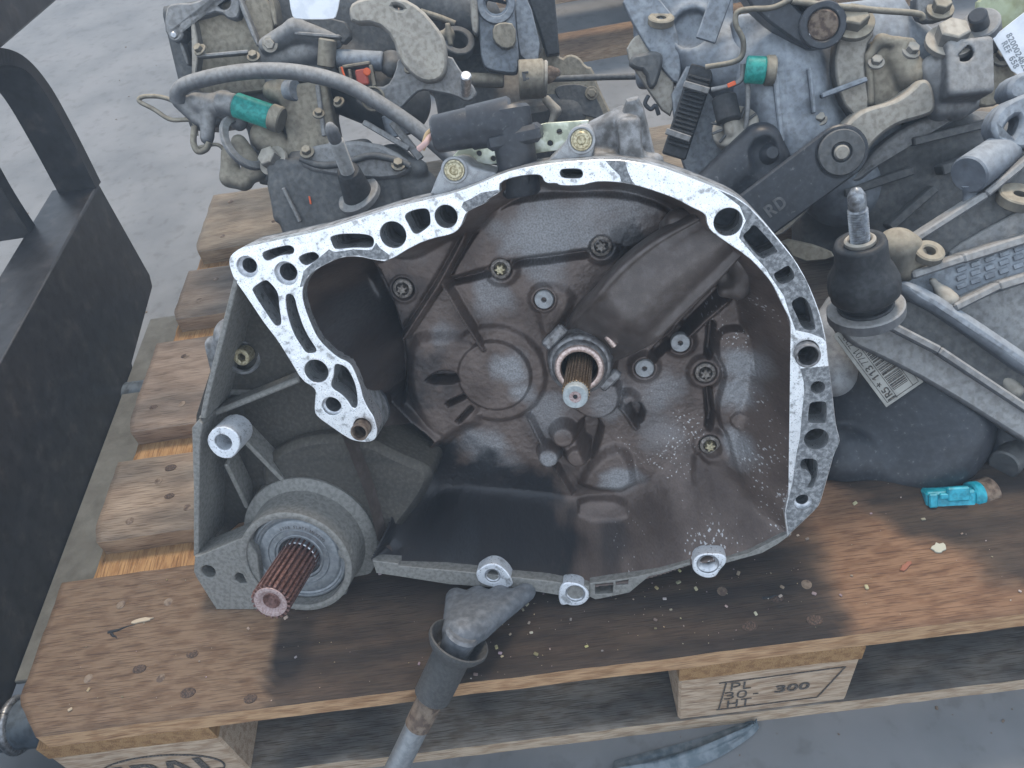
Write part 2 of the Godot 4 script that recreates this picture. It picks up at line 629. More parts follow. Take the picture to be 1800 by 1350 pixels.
func make_materials() -> void:
	var fine := noise_tex(11, 0.035, 5, [[0.0, grey(0.0)], [1.0, grey(1.0)]])
	var coarse := noise_tex(12, 0.012, 5, [[0.0, grey(0.0)], [1.0, grey(1.0)]])
	var blotch := noise_tex(13, 0.008, 6, [[0.25, lin(0.72, 0.7, 0.68)], [0.5, lin(0.92, 0.915, 0.91)], [0.75, lin(1, 1, 1)]])
	var grime := noise_tex(14, 0.014, 6, [[0.25, lin(0.55, 0.5, 0.45)], [0.42, lin(0.88, 0.86, 0.84)], [0.6, lin(1, 1, 1)]])
	var speck := noise_tex(15, 0.09, 2, [[0.15, lin(0.35, 0.33, 0.32)], [0.27, lin(0.96, 0.96, 0.96)], [1.0, lin(1, 1, 1)]])
	var grit := noise_tex(16, 0.16, 3, [[0.25, lin(0.62, 0.61, 0.6)], [0.55, lin(1, 1, 1)]])
	M.fine = fine
	M.coarse = coarse
	# machined sealing face, scuffed
	var face := noise_tex(21, 0.02, 5, [[0.16, lin(0.42, 0.42, 0.42)], [0.27, lin(0.76, 0.77, 0.78)], [0.42, lin(0.88, 0.89, 0.9)], [1.0, lin(0.92, 0.92, 0.92)]])
	M.face = relief(over(surf(face, Vector3(9, 9, 9), 0.36, 0.85), speck, Vector3(14, 14, 14)), fine, 0.008)
	M.face.roughness_texture = noise_tex(22, 0.02, 4, [[0.2, grey(0.75)], [0.7, grey(1.0)]])
	M.tab = relief(over(surf(face, Vector3(5, 5, 5), 0.5, 0.5, lin(0.9, 0.92, 0.95)), speck, Vector3(9, 9, 9)), fine, 0.02)
	# raw and dusty castings
	var alu := noise_tex(23, 0.02, 5, [[0.25, lin(0.13, 0.125, 0.12)], [0.5, lin(0.22, 0.22, 0.22)], [0.75, lin(0.33, 0.33, 0.335)]])
	M.cast = relief(over(surf(alu, Vector3(8, 8, 8), 0.62, 0.25), grit, Vector3(25, 25, 25)), fine, 0.03)
	M.cast_light = relief(over(surf(noise_tex(24, 0.030, 5, [[0.25, lin(0.314, 0.316, 0.318)], [0.6, lin(0.416, 0.424, 0.432)]]), Vector3(8, 8, 8), 0.55, 0.35), grit, Vector3(25, 25, 25)), fine, 0.03)
	M.sandy = relief(over(surf(noise_tex(25, 0.060, 5, [[0.3, lin(0.078, 0.070, 0.059)], [0.55, lin(0.093, 0.084, 0.071)], [0.75, lin(0.117, 0.108, 0.093)]]), Vector3(7, 7, 7), 0.75, 0.1), grit, Vector3(22, 22, 22)), fine, 0.05)
	M.rim = relief(over(surf(noise_tex(26, 0.045, 5, [[0.3, lin(0.205, 0.198, 0.179)], [0.6, lin(0.281, 0.273, 0.251)]]), Vector3(9, 9, 9), 0.65, 0.2), grit, Vector3(25, 25, 25)), fine, 0.04)
	M.brown = relief(over(surf(noise_tex(27, 0.024, 5, [[0.3, lin(0.092, 0.073, 0.064)], [0.6, lin(0.112, 0.089, 0.079)], [0.8, lin(0.131, 0.109, 0.100)]]), Vector3(6, 6, 6), 0.36, 0.25), grit, Vector3(20, 20, 20)), fine, 0.02)
	M.pocket = relief(surf(alu, Vector3(8, 8, 8), 0.6, 0.2, lin(0.25, 0.28, 0.32)), fine, 0.03)
	# steels
	M.steel = relief(surf(noise_tex(28, 0.03, 4, [[0.3, lin(0.4, 0.41, 0.43)], [0.7, lin(0.62, 0.63, 0.65)]]), Vector3(12, 12, 12), 0.38, 0.85), fine, 0.008)
	M.bolt_steel = relief(over(surf(noise_tex(62, 0.03, 4, [[0.3, lin(0.2, 0.21, 0.23)], [0.7, lin(0.36, 0.38, 0.4)]]), Vector3(12, 12, 12), 0.4, 0.7), grime, Vector3(20, 20, 20)), fine, 0.01)
	M.shield = relief(surf(noise_tex(29, 0.03, 4, [[0.3, lin(0.227, 0.243, 0.257)], [0.7, lin(0.308, 0.325, 0.341)]]), Vector3(10, 10, 10), 0.42, 0.55), fine, 0.006)
	M.rust_shaft = relief(over(surf(noise_tex(30, 0.03, 5, [[0.3, lin(0.13, 0.065, 0.055)], [0.6, lin(0.26, 0.145, 0.125)]]), Vector3(20, 20, 20), 0.45, 0.45), grime, Vector3(20, 20, 20)), fine, 0.01)
	M.shaft_end = relief(surf(noise_tex(31, 0.04, 5, [[0.3, lin(0.3, 0.2, 0.19)], [0.6, lin(0.44, 0.34, 0.32)]]), Vector3(20, 20, 20), 0.6, 0.15), fine, 0.01)
	M.bronze_spline = relief(over(surf(noise_tex(32, 0.03, 4, [[0.3, lin(0.2, 0.135, 0.08)], [0.65, lin(0.42, 0.31, 0.2)]]), Vector3(22, 22, 22), 0.35, 0.7), grime, Vector3(24, 24, 24)), fine, 0.008)
	M.copper = relief(surf(noise_tex(33, 0.04, 4, [[0.3, lin(0.5, 0.37, 0.32)], [0.65, lin(0.72, 0.58, 0.52)]]), Vector3(18, 18, 18), 0.35, 0.7), fine, 0.006)
	M.worn = relief(over(surf(noise_tex(34, 0.02, 5, [[0.3, lin(0.14, 0.13, 0.13)], [0.6, lin(0.28, 0.275, 0.275)]]), Vector3(14, 14, 14), 0.4, 0.55), blotch, Vector3(20, 20, 20)), fine, 0.01)
	M.grey_end = surf(noise_tex(35, 0.05, 3, [[0.3, lin(0.33, 0.36, 0.36)], [0.7, lin(0.42, 0.45, 0.45)]]), Vector3(10, 10, 10), 0.6, 0.2)
	M.dark = surf(null, Vector3.ONE, 0.7, 0.0, lin(0.012, 0.013, 0.015))
	M.brass = relief(surf(noise_tex(36, 0.04, 4, [[0.3, lin(0.3, 0.25, 0.15)], [0.6, lin(0.56, 0.5, 0.34)]]), Vector3(18, 18, 18), 0.4, 0.6), fine, 0.01)
	M.bolt_dull = relief(over(surf(noise_tex(37, 0.04, 4, [[0.3, lin(0.15, 0.13, 0.115)], [0.6, lin(0.3, 0.27, 0.24)]]), Vector3(18, 18, 18), 0.5, 0.4), grime, Vector3(24, 24, 24)), fine, 0.01)
	M.zinc_yellow = relief(surf(noise_tex(38, 0.015, 4, [[0.3, lin(0.42, 0.44, 0.34)], [0.5, lin(0.62, 0.64, 0.5)], [0.7, lin(0.78, 0.8, 0.7)]]), Vector3(8, 8, 8), 0.35, 0.6), fine, 0.006)
	# plastics and rubber
	M.black = relief(over(surf(noise_tex(39, 0.032, 5, [[0.35, lin(0.030, 0.033, 0.040)], [0.6, lin(0.036, 0.040, 0.048)], [0.8, lin(0.044, 0.049, 0.056)], [0.9, lin(0.13, 0.13, 0.135)]]), Vector3(9, 9, 9), 0.42), blotch, Vector3(15, 15, 15)), fine, 0.01)
	M.rubber = relief(over(surf(noise_tex(40, 0.032, 5, [[0.35, lin(0.018, 0.020, 0.022)], [0.65, lin(0.034, 0.035, 0.039)]]), Vector3(9, 9, 9), 0.6), blotch, Vector3(15, 15, 15)), fine, 0.02)
	M.teal = relief(over(surf(noise_tex(41, 0.02, 4, [[0.3, lin(0.0, 0.22, 0.19)], [0.6, lin(0.02, 0.33, 0.28)]]), Vector3(12, 12, 12), 0.5), blotch, Vector3(20, 20, 20)), fine, 0.01)
	M.cyan = relief(over(surf(noise_tex(42, 0.02, 4, [[0.3, lin(0.0, 0.26, 0.36)], [0.6, lin(0.02, 0.38, 0.5)]]), Vector3(12, 12, 12), 0.4), blotch, Vector3(20, 20, 20)), fine, 0.01)
	M.orange = surf(null, Vector3.ONE, 0.5, 0.0, lin(0.75, 0.12, 0.03))
	M.red = surf(null, Vector3.ONE, 0.5, 0.0, lin(0.45, 0.08, 0.05))
	M.white = surf(noise_tex(43, 0.01, 4, [[0.3, lin(0.72, 0.74, 0.77)], [0.6, lin(0.85, 0.86, 0.88)]]), Vector3(6, 6, 6), 0.5)
	M.paper = surf(noise_tex(44, 0.01, 4, [[0.3, lin(0.3, 0.29, 0.26)], [0.6, lin(0.42, 0.41, 0.37)]]), Vector3(6, 6, 6), 0.5)
	M.ink = surf(noise_tex(63, 0.06, 3, [[0.35, lin(0.035, 0.033, 0.033)], [0.7, lin(0.16, 0.13, 0.1)]]), Vector3(12, 12, 12), 0.8)
	M.wire_tan = surf(null, Vector3.ONE, 0.5, 0.0, lin(0.42, 0.3, 0.16))
	M.wire_pink = surf(null, Vector3.ONE, 0.5, 0.0, lin(0.5, 0.33, 0.3))
	M.pale_wire = surf(null, Vector3.ONE, 0.5, 0.0, lin(0.45, 0.45, 0.43))
	M.yellow_green = over(surf(noise_tex(45, 0.01, 4, [[0.3, lin(0.3, 0.31, 0.16)], [0.6, lin(0.42, 0.46, 0.3)]]), Vector3(5, 5, 5), 0.5), blotch, Vector3(9, 9, 9))
	# the dusty gearboxes behind
	M.dust_blue = relief(over(surf(noise_tex(46, 0.031, 6, [[0.28, lin(0.281, 0.309, 0.347)], [0.48, lin(0.308, 0.341, 0.385)], [0.68, lin(0.349, 0.383, 0.427)]]), Vector3(4, 4, 4), 0.75, 0.1), blotch, Vector3(26, 26, 26)), fine, 0.03)
	M.dust_tan = relief(over(surf(noise_tex(47, 0.036, 6, [[0.28, lin(0.310, 0.274, 0.214)], [0.5, lin(0.339, 0.303, 0.237)], [0.7, lin(0.369, 0.330, 0.260)]]), Vector3(5, 5, 5), 0.8), blotch, Vector3(26, 26, 26)), fine, 0.03)
	M.dust_grey = relief(over(surf(noise_tex(48, 0.036, 6, [[0.28, lin(0.294, 0.296, 0.297)], [0.5, lin(0.322, 0.323, 0.323)], [0.7, lin(0.355, 0.354, 0.352)]]), Vector3(5, 5, 5), 0.75, 0.1), blotch, Vector3(26, 26, 26)), fine, 0.03)
	M.dust_dark = relief(over(surf(noise_tex(49, 0.036, 6, [[0.28, lin(0.116, 0.118, 0.120)], [0.5, lin(0.127, 0.130, 0.132)], [0.72, lin(0.156, 0.156, 0.153)]]), Vector3(5, 5, 5), 0.65), blotch, Vector3(26, 26, 26)), fine, 0.03)
	M.dust_light = relief(over(surf(noise_tex(50, 0.036, 6, [[0.28, lin(0.418, 0.388, 0.334)], [0.55, lin(0.456, 0.423, 0.367)]]), Vector3(5, 5, 5), 0.8), blotch, Vector3(26, 26, 26)), fine, 0.02)
	M.rust = relief(over(surf(noise_tex(51, 0.02, 5, [[0.3, lin(0.09, 0.06, 0.045)], [0.6, lin(0.2, 0.15, 0.11)]]), Vector3(9, 9, 9), 0.8), grime, Vector3(16, 16, 16)), fine, 0.03)
	dusty = [M.dust_blue, M.dust_tan, M.dust_grey, M.dust_dark, M.dust_light, M.sandy]  # sandy is listed for its painted lit top and dark sides
	for m: StandardMaterial3D in dusty:
		m.vertex_color_use_as_albedo = true
		m.albedo_color = lin(1.0, 1.0, 1.0)
	M.raw_face = relief(over(surf(noise_tex(61, 0.03, 5, [[0.3, lin(0.15, 0.155, 0.16)], [0.55, lin(0.25, 0.255, 0.26)], [0.75, lin(0.36, 0.365, 0.37)]]), Vector3(14, 14, 14), 0.55, 0.3), speck, Vector3(14, 14, 14)), fine, 0.03)
	M.knot = relief(surf(noise_tex(64, 0.05, 4, [[0.3, lin(0.03, 0.02, 0.015)], [0.7, lin(0.1, 0.06, 0.04)]]), Vector3(20, 20, 20), 0.8), fine, 0.03)
	M.worn_rubber = relief(over(surf(noise_tex(65, 0.05, 4, [[0.3, lin(0.052, 0.052, 0.052)], [0.7, lin(0.077, 0.077, 0.076)]]), Vector3(10, 10, 10), 0.65), grit, Vector3(20, 20, 20)), fine, 0.02)
	M.matte_blue = relief(over(surf(noise_tex(66, 0.03, 4, [[0.3, lin(0.111, 0.123, 0.140)], [0.7, lin(0.170, 0.187, 0.208)]]), Vector3(9, 9, 9), 0.62, 0.15), blotch, Vector3(20, 20, 20)), fine, 0.01)
	M.film = surf(noise_tex(67, 0.02, 4, [[0.3, lin(0.090, 0.117, 0.135)], [0.7, lin(0.171, 0.198, 0.216)]]), Vector3(6, 6, 6), 0.25)
	# rack and floor
	M.rack = relief(over(surf(noise_tex(52, 0.016, 6, [[0.3, lin(0.031, 0.028, 0.027)], [0.5, lin(0.038, 0.035, 0.035)], [0.68, lin(0.051, 0.047, 0.044)], [0.85, lin(0.090, 0.076, 0.066)]]), Vector3(3, 3, 3), 0.42, 0.1, Color(0.75, 0.75, 0.78)), grime, Vector3(7, 7, 7)), coarse, 0.03)
	M.strip = relief(over(surf(noise_tex(53, 0.019, 5, [[0.3, lin(0.117, 0.118, 0.107)], [0.6, lin(0.133, 0.136, 0.123)], [0.75, lin(0.147, 0.149, 0.136)]]), Vector3(4, 4, 4), 0.7), blotch, Vector3(4, 4, 4)), fine, 0.03)
	M.blue_tube = relief(over(surf(noise_tex(54, 0.019, 5, [[0.3, lin(0.076, 0.099, 0.126)], [0.6, lin(0.114, 0.146, 0.179)]]), Vector3(5, 5, 5), 0.5, 0.2), grime, Vector3(9, 9, 9)), fine, 0.02)
	M.floor = relief(over(surf(noise_tex(55, 0.008, 7, [[0.25, lin(0.272, 0.284, 0.297)], [0.5, lin(0.327, 0.337, 0.347)], [0.72, lin(0.372, 0.379, 0.387)]]), Vector3(0.9, 0.9, 0.9), 0.7, 0.0, Color(0.76, 0.755, 0.75)), noise_tex(56, 0.02, 6, [[0.2, lin(0.8, 0.79, 0.78)], [0.4, lin(0.97, 0.97, 0.97)], [0.8, lin(1, 1, 1)]]), Vector3(2.3, 2.3, 2.3)), coarse, 0.14)
	# wood: grain stretched along x
	var grain := noise_tex(57, 0.035, 6, [[0.2, lin(0.5, 0.45, 0.41)], [0.38, lin(0.78, 0.755, 0.73)], [0.55, lin(0.94, 0.93, 0.92)], [0.85, lin(1, 1, 1)]])
	M.grain = grain
	M.wood_tex = noise_tex(58, 0.012, 6, [[0.25, lin(0.74, 0.7, 0.67)], [0.5, lin(0.9, 0.88, 0.86)], [0.75, lin(1, 1, 1)]])
	M.fresh_tex = noise_tex(59, 0.02, 6, [[0.25, lin(0.7, 0.62, 0.55)], [0.6, lin(1, 1, 1)]])

func wood(color: Color, seedling: int, along := 0, fresh := false) -> StandardMaterial3D:
	# along: 0 grain runs along x, 2 along z
	var s := Vector3(1.5, 38, 38) if along == 0 else Vector3(38, 38, 1.5)
	var m := surf(M.grain, s, 0.78, 0.0, color)
	m.vertex_color_use_as_albedo = true
	m.uv1_offset = Vector3(0.37 * seedling, 0.61 * seedling, 0.23 * seedling)
	over(m, M.fresh_tex if fresh else M.wood_tex, Vector3(3, 9, 9) if along == 0 else Vector3(9, 9, 3))
	m.uv2_offset = Vector3(0.53 * seedling, 0.17 * seedling, 0.71 * seedling)
	relief(m, M.grain, 0.09)
	return m

func _ready() -> void:
	# camera
	var cam := Camera3D.new()
	cam.name = "camera"
	add_child(cam)
	cam.transform = Transform3D(Vector3(0.98907,-0.13182,0.06613),Vector3(0.13982,0.69565,-0.70464),Vector3(0.04688,0.70618,0.70648),Vector3(0.45871,0.75376,0.29196))
	cam.fov = rad_to_deg(2.0 * atan(675.0 / 1450.0))
	cam.near = 0.02
	cam.far = 200.0
	cam.current = true
	# sky, exposure
	var we := WorldEnvironment.new()
	we.name = "world"
	var env := Environment.new()
	env.background_mode = Environment.BG_SKY
	var sky := Sky.new()
	var ps := ProceduralSkyMaterial.new()
	ps.sky_top_color = Color(0.53, 0.57, 0.62)
	ps.sky_energy_multiplier = 1.5
	ps.sky_horizon_color = Color(0.92, 0.94, 0.96)
	ps.sky_curve = 0.12
	ps.ground_bottom_color = Color(0.35, 0.36, 0.37)
	ps.ground_horizon_color = Color(0.75, 0.77, 0.79)
	sky.sky_material = ps
	env.sky = sky
	env.background_energy_multiplier = 1.0
	env.tonemap_mode = Environment.TONE_MAPPER_LINEAR
	env.tonemap_exposure = 1.75
	env.fog_enabled = true
	env.fog_density = 0.055
	env.fog_light_color = Color(0.72, 0.8, 0.88)
	env.sdfgi_enabled = true
	env.ssao_enabled = true
	env.ssil_enabled = true
	we.environment = env
	add_child(we)
	# low-contrast daylight falling from behind the gearboxes towards the viewer
	var sun := DirectionalLight3D.new()
	sun.name = "sun"
	sun.light_energy = 0.5
	sun.light_color = Color(1.0, 0.93, 0.84)
	sun.light_angular_distance = 14.0
	sun.shadow_enabled = true
	add_child(sun)
	sun.look_at_from_position(Vector3(0.25, 1.5, -0.75), Vector3(0, 0, 0))
	rng.seed = 7
	make_materials()
	build_floor()
	build_pallet()
	build_rack()
	build_gearbox()
	build_left_gearbox()
	build_middle_gearbox()
	build_right_back_gearbox()
	build_right_gearbox()
	build_far_pallet()
	build_small_things()

func build_floor() -> void:
	var a := Acc.new()
	var n := Vector3.UP
	a.quad(Vector3(-60000, 0, -60000), Vector3(60000, 0, -60000), Vector3(60000, 0, 60000), Vector3(-60000, 0, 60000), n, n, n, n)
	var o := MeshInstance3D.new()
	o.name = "floor"
	o.mesh = a.mesh()
	o.material_override = M.floor
	add_child(o)
	o.set_meta("kind", "structure")
	o.set_meta("label", "worn grey concrete floor under the pallet")

# a board on a fine grid so that stains can follow the wood; sides get a slight wander
func board(parent: Node3D, called: String, at: Vector3, size: Vector3, m: Material, seedling: int, stain: Callable, chamfer := PackedFloat32Array(), label := "") -> MeshInstance3D:
	var a := Acc.new()
	a.colored = true
	var nz := FastNoiseLite.new()
	nz.seed = 100 + seedling
	nz.frequency = 0.012
	nz.fractal_octaves = 3
	var nx := maxi(2, int(size.x / 7.0))
	var nn := maxi(2, int(size.z / 7.0))
	var h := size * 0.5
	var b := 1.6
	var edge := func(x: float, s: float) -> float:
		return s * h.z + nz.get_noise_2d(x, s * 300.0) * 0.9
	var rows := []
	var ends := func(z: float, s: float) -> float:
		# z runs -h.z (back) .. h.z (front); chamfer = [front left, front right]
		var cut := 0.0
		if chamfer.size() and s < 0.0:
			cut = maxf(0.0, chamfer[0] - (h.z - z) * chamfer[1])
		return s * h.x + nz.get_noise_2d(z * 3.0, s * 500.0) * 1.2 - s * cut
	for i in nx + 1:
		var row := []
		for k in nn + 1:
			var tz := float(k) / nn
			var zz := lerpf(-h.z, h.z, tz)
			var x := lerpf(ends.call(zz, -1.0), ends.call(zz, 1.0), float(i) / nx)
			var z := lerpf(edge.call(x, -1.0), edge.call(x, 1.0), tz)
			row.append(at + Vector3(x, h.y + nz.get_noise_2d(x * 2.0 + 900.0, z * 3.0) * 0.7 - (b if k == 0 or k == nn or i == 0 or i == nx else 0.0), z))
		rows.append(row)
	var put := func(p: Vector3, n: Vector3) -> void:
		a.put(p, n, stain.call(p), Vector2.ZERO)
	var up := Vector3.UP
	for i in nx:
		for k in nn:
			var q := [rows[i][k], rows[i + 1][k], rows[i + 1][k + 1], rows[i][k + 1]]
			var ns := []
			for e in [[i, k], [i + 1, k], [i + 1, k + 1], [i, k + 1]]:
				var n := up
				if e[1] == 0: n += Vector3(0, 0, -0.8)
				if e[1] == nn: n += Vector3(0, 0, 0.8)
				if e[0] == 0: n += Vector3(-0.8, 0, 0)
				if e[0] == nx: n += Vector3(0.8, 0, 0)
				ns.append(n.normalized())
			for t in [0, 1, 2, 0, 2, 3]:
				put.call(q[t], ns[t])
	for i in nx:
		for s in [0, nn]:
			var n := Vector3(0, 0, -1.0 if s == 0 else 1.0)
			var p: Vector3 = rows[i][s]
			var q: Vector3 = rows[i + 1][s]
			var p2 := Vector3(p.x, at.y - h.y, p.z)
			var q2 := Vector3(q.x, at.y - h.y, q.z)
			for t in ([p, q, q2, p, q2, p2] if s == nn else [q, p, p2, q, p2, q2]):
				a.put(t, n, Color(1, 1, 1) if s == nn else stain.call(t), Vector2.ZERO)
			var w: Array = [Vector3(p2.x, p2.y, at.z), p2, q2, Vector3(q2.x, q2.y, at.z)]
			for t in ([0, 1, 2, 0, 2, 3] if s == 0 else [0, 2, 1, 0, 3, 2]):
				a.put(w[t], Vector3.DOWN, Color(1, 1, 1), Vector2.ZERO)
	for k in nn:
		for s in [0, nx]:
			var n := Vector3(-1.0 if s == 0 else 1.0, 0, 0)
			var p: Vector3 = rows[s][k]
			var q: Vector3 = rows[s][k + 1]
			var p2 := Vector3(p.x, at.y - h.y, p.z)
			var q2 := Vector3(q.x, at.y - h.y, q.z)
			for t in ([p, q, q2, p, q2, p2] if s == 0 else [q, p, p2, q, p2, q2]):
				a.put(t, n, Color(1, 1, 1), Vector2.ZERO)
	return part(parent, called, a, m, label)

func build_pallet() -> void:
	var p := thing("wooden_pallet", "weathered wooden pallet carrying the gearboxes, oil stained front board with painted shade", "pallet", Transform3D())
	var none := func(_q: Vector3) -> Color: return Color(1, 1, 1)
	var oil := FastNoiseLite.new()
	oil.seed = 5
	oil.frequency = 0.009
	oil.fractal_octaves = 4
	# oil soaked into the front board, gearbox shade painted into the same dark tone
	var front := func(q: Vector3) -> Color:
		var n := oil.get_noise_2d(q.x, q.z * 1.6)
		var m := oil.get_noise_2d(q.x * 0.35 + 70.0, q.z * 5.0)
		var oil_shade := smoothstep(199.0, 204.0, q.x + n * 7.0 - q.z * 0.03)
		# a lit tongue painted between two oily fields at the right
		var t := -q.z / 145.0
		var lit_tongue := smoothstep(646.0, 672.0, q.x + n * 16.0) * (1.0 - smoothstep(0.0, 40.0, q.x - lerpf(880.0, 672.0, pow(clampf(t, 0.0, 1.0), 0.42)) + n * 40.0))
		oil_shade = clampf(oil_shade * (1.0 - lit_tongue * 0.85) * (0.82 + m * 0.35) + maxf(n, 0.0) * 0.18, 0.0, 0.97)
		return Color(0.3, 0.315, 0.36).lerp(Color(0.46, 0.4, 0.39), lit_tongue * 0.9).lerp(Color(0.03, 0.028, 0.034), oil_shade)
	var weather := func(q: Vector3) -> Color:
		var n := oil.get_noise_2d(q.x * 0.6 + 400.0, q.z * 2.0)
		return Color(0.6, 0.64, 0.7).lerp(Color(0.3, 0.34, 0.4), clampf(0.35 + n * 1.2, 0.0, 1.0))
	var grey_wood := lin(0.3, 0.245, 0.19)
	var zs := [[0, 145], [186, 100], [327.5, 145], [513.75, 100], [655, 145]]
	var tone := [lin(0.56, 0.35, 0.19), lin(0.5, 0.36, 0.24), lin(0.43, 0.31, 0.22), lin(0.45, 0.33, 0.23), lin(0.48, 0.37, 0.25)]
	var decks := []
	var lefts := [-14.0, 0.0, -4.0, 4.0, 2.0]
	for i in 5:
		var z0: float = zs[i][0]
		var w: float = zs[i][1]
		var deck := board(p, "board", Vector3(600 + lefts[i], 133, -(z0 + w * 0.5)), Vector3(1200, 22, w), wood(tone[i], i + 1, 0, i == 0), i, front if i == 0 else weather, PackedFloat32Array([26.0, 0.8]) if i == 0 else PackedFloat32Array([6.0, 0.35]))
		decks.append(deck)
		# nails driven into the deck
		for x in [45.0, 98.0, 572.0, 628.0]:
			for e in [0.27, 0.73]:
				var a := Acc.new()
				var c := Vector3(x + rng.randf_range(-12, 12), 143.4, -(z0 + w * (e + rng.randf_range(-0.08, 0.08))))
				lathe(a, c, Vector3(rng.randf_range(-0.1, 0.1), 1, rng.randf_range(-0.1, 0.1)), PackedVector2Array([Vector2(4.4, -0.5), Vector2(4.2, 0.7), Vector2(3.2, 1.1), Vector2(0, 1.15)]), 12)
				part(deck, "nail", a, M.rust)
	# cross boards under the deck, fresh orange wood between the slats
	for x in [72.5, 600.0, 1127.5]:
		board(p, "cross_board", Vector3(x, 111, -400), Vector3(145, 21.6, 800), wood(lin(0.4, 0.235, 0.1), 8, 2, true), 8, none)
	var front_blocks := []
	for x in [72.5, 600.0, 1127.5]:
		for z in [50.0, 400.0, 750.0]:
			var d := 100.0 if z != 400.0 else 145.0
			var a := Acc.new()
			box(a, Vector3(x, 61, -z), Vector3(145, 78, d - 1.0), Basis(), 2.0)
			var bl := part(p, "block", a, wood(lin(0.56, 0.43, 0.31), int(x + z) % 13, 0, true))
			if z == 50.0:
				front_blocks.append(bl)
	for z in [50.0, 400.0, 750.0]:
		var d := 100.0 if z != 400.0 else 145.0
		var under := func(q: Vector3) -> Color:
			var n := oil.get_noise_2d(q.x * 0.8 + 90.0, q.z * 2.0 + 700.0)
			return Color(0.5, 0.55, 0.62).lerp(Color(0.12, 0.14, 0.18), clampf(0.55 + n * 0.9 + smoothstep(640.0, 700.0, q.x) * 0.4, 0.0, 0.9))
		board(p, "bottom_board", Vector3(600, 11, -z), Vector3(1200, 21.8, d), wood(lin(0.6, 0.47, 0.34), 12, 0, true), 12, under)
	# knots and a split in the front boards
	for e in [[Vector3(133.4,20.4,0), 4.6], [Vector3(86.1,46.9,0), 4.2], [Vector3(130,54.2,0), 3.8], [Vector3(187.2,8.9,0), 4.0], [Vector3(585.5,16.9,0), 4.4], [Vector3(635.2,15.3,0), 4.6], [Vector3(612.6,37.4,0), 3.6], [Vector3(61.6,267.3,0), 4.4], [Vector3(69.2,229.7,0), 3.8], [Vector3(38.6,439.8,0), 3.6], [Vector3(20.4,360.4,0), 3.6]]:
		var a := Acc.new()
		var c: Vector3 = e[0]
		a.xf = Transform3D(Basis.from_scale(Vector3(1.5, 1, 1)), Vector3(c.x, 143.9, -c.y))
		lathe(a, Vector3.ZERO, Vector3.UP, PackedVector2Array([Vector2(e[1], -0.6), Vector2(e[1] * 0.9, 0.5), Vector2(e[1] * 0.6, 0.3), Vector2(e[1] * 0.4, 0.75), Vector2(0, 0.6)]), 16)
		part(decks[0 if c.y < 145 else (1 if c.y < 300 else (2 if c.y < 500 else 3))], "knot", a, M.knot)
	for e in [[Vector3(48.1,85.2,0), Vector3(71.4,89.5,0)], [Vector3(51.6,83.6,0), Vector3(58.1,78.4,0)], [Vector3(601.4,39,0), Vector3(616.1,40,0)]]:
		var a := Acc.new()
		var c0 := Vector3(e[0].x, 144.0, -e[0].y)
		var c1 := Vector3(e[1].x, 144.0, -e[1].y)
		tube(a, PackedVector3Array([c0, c0.lerp(c1, 0.4) + Vector3(0, 0.3, 0.6), c0.lerp(c1, 0.7) + Vector3(0, 0.3, -0.4), c1]), 1.5, 6, 0.3)
		part(decks[0], "split", a, M.dark)
	# stamps burnt into the block faces
	var face := Basis()
	letters(front_blocks[1], "stamp", "PL", 13, Vector3(578, 77, 0.3), face, M.ink, 0.3)
	letters(front_blocks[1], "stamp", "30 -", 13, Vector3(580, 60.5, 0.3), face, M.ink, 0.3)
	letters(front_blocks[1], "stamp", "300", 13, Vector3(622, 62, 0.3), face, M.ink, 0.3, true)
	letters(front_blocks[1], "stamp", "HT", 13, Vector3(578, 44, 0.3), face, M.ink, 0.3)
	var s := Acc.new()
	for e in [[560, 87, 662, 89], [560, 35, 646, 36], [662, 89, 646, 36], [566, 87, 562, 35]]:
		bar(s, Vector3(e[0], e[1], 0.15), Vector3(e[2], e[3], 0.15), Vector3(0, 0, 1), 0.5, 1.3, 0.1)
	part(front_blocks[1], "stamp_frame", s, M.ink)
	letters(front_blocks[0], "stamp", "EPAL", 32, Vector3(76, 50, 0.3), face, M.ink, 0.3, true)
	s = Acc.new()
	var oval := PackedVector3Array()
	for i in 49:
		oval.append(Vector3(76 + cos(TAU * i / 48) * 54, 50 + sin(TAU * i / 48) * 31, 0.2))
	tube(s, oval, 0.8, 6)
	part(front_blocks[0], "stamp_oval", s, M.ink)

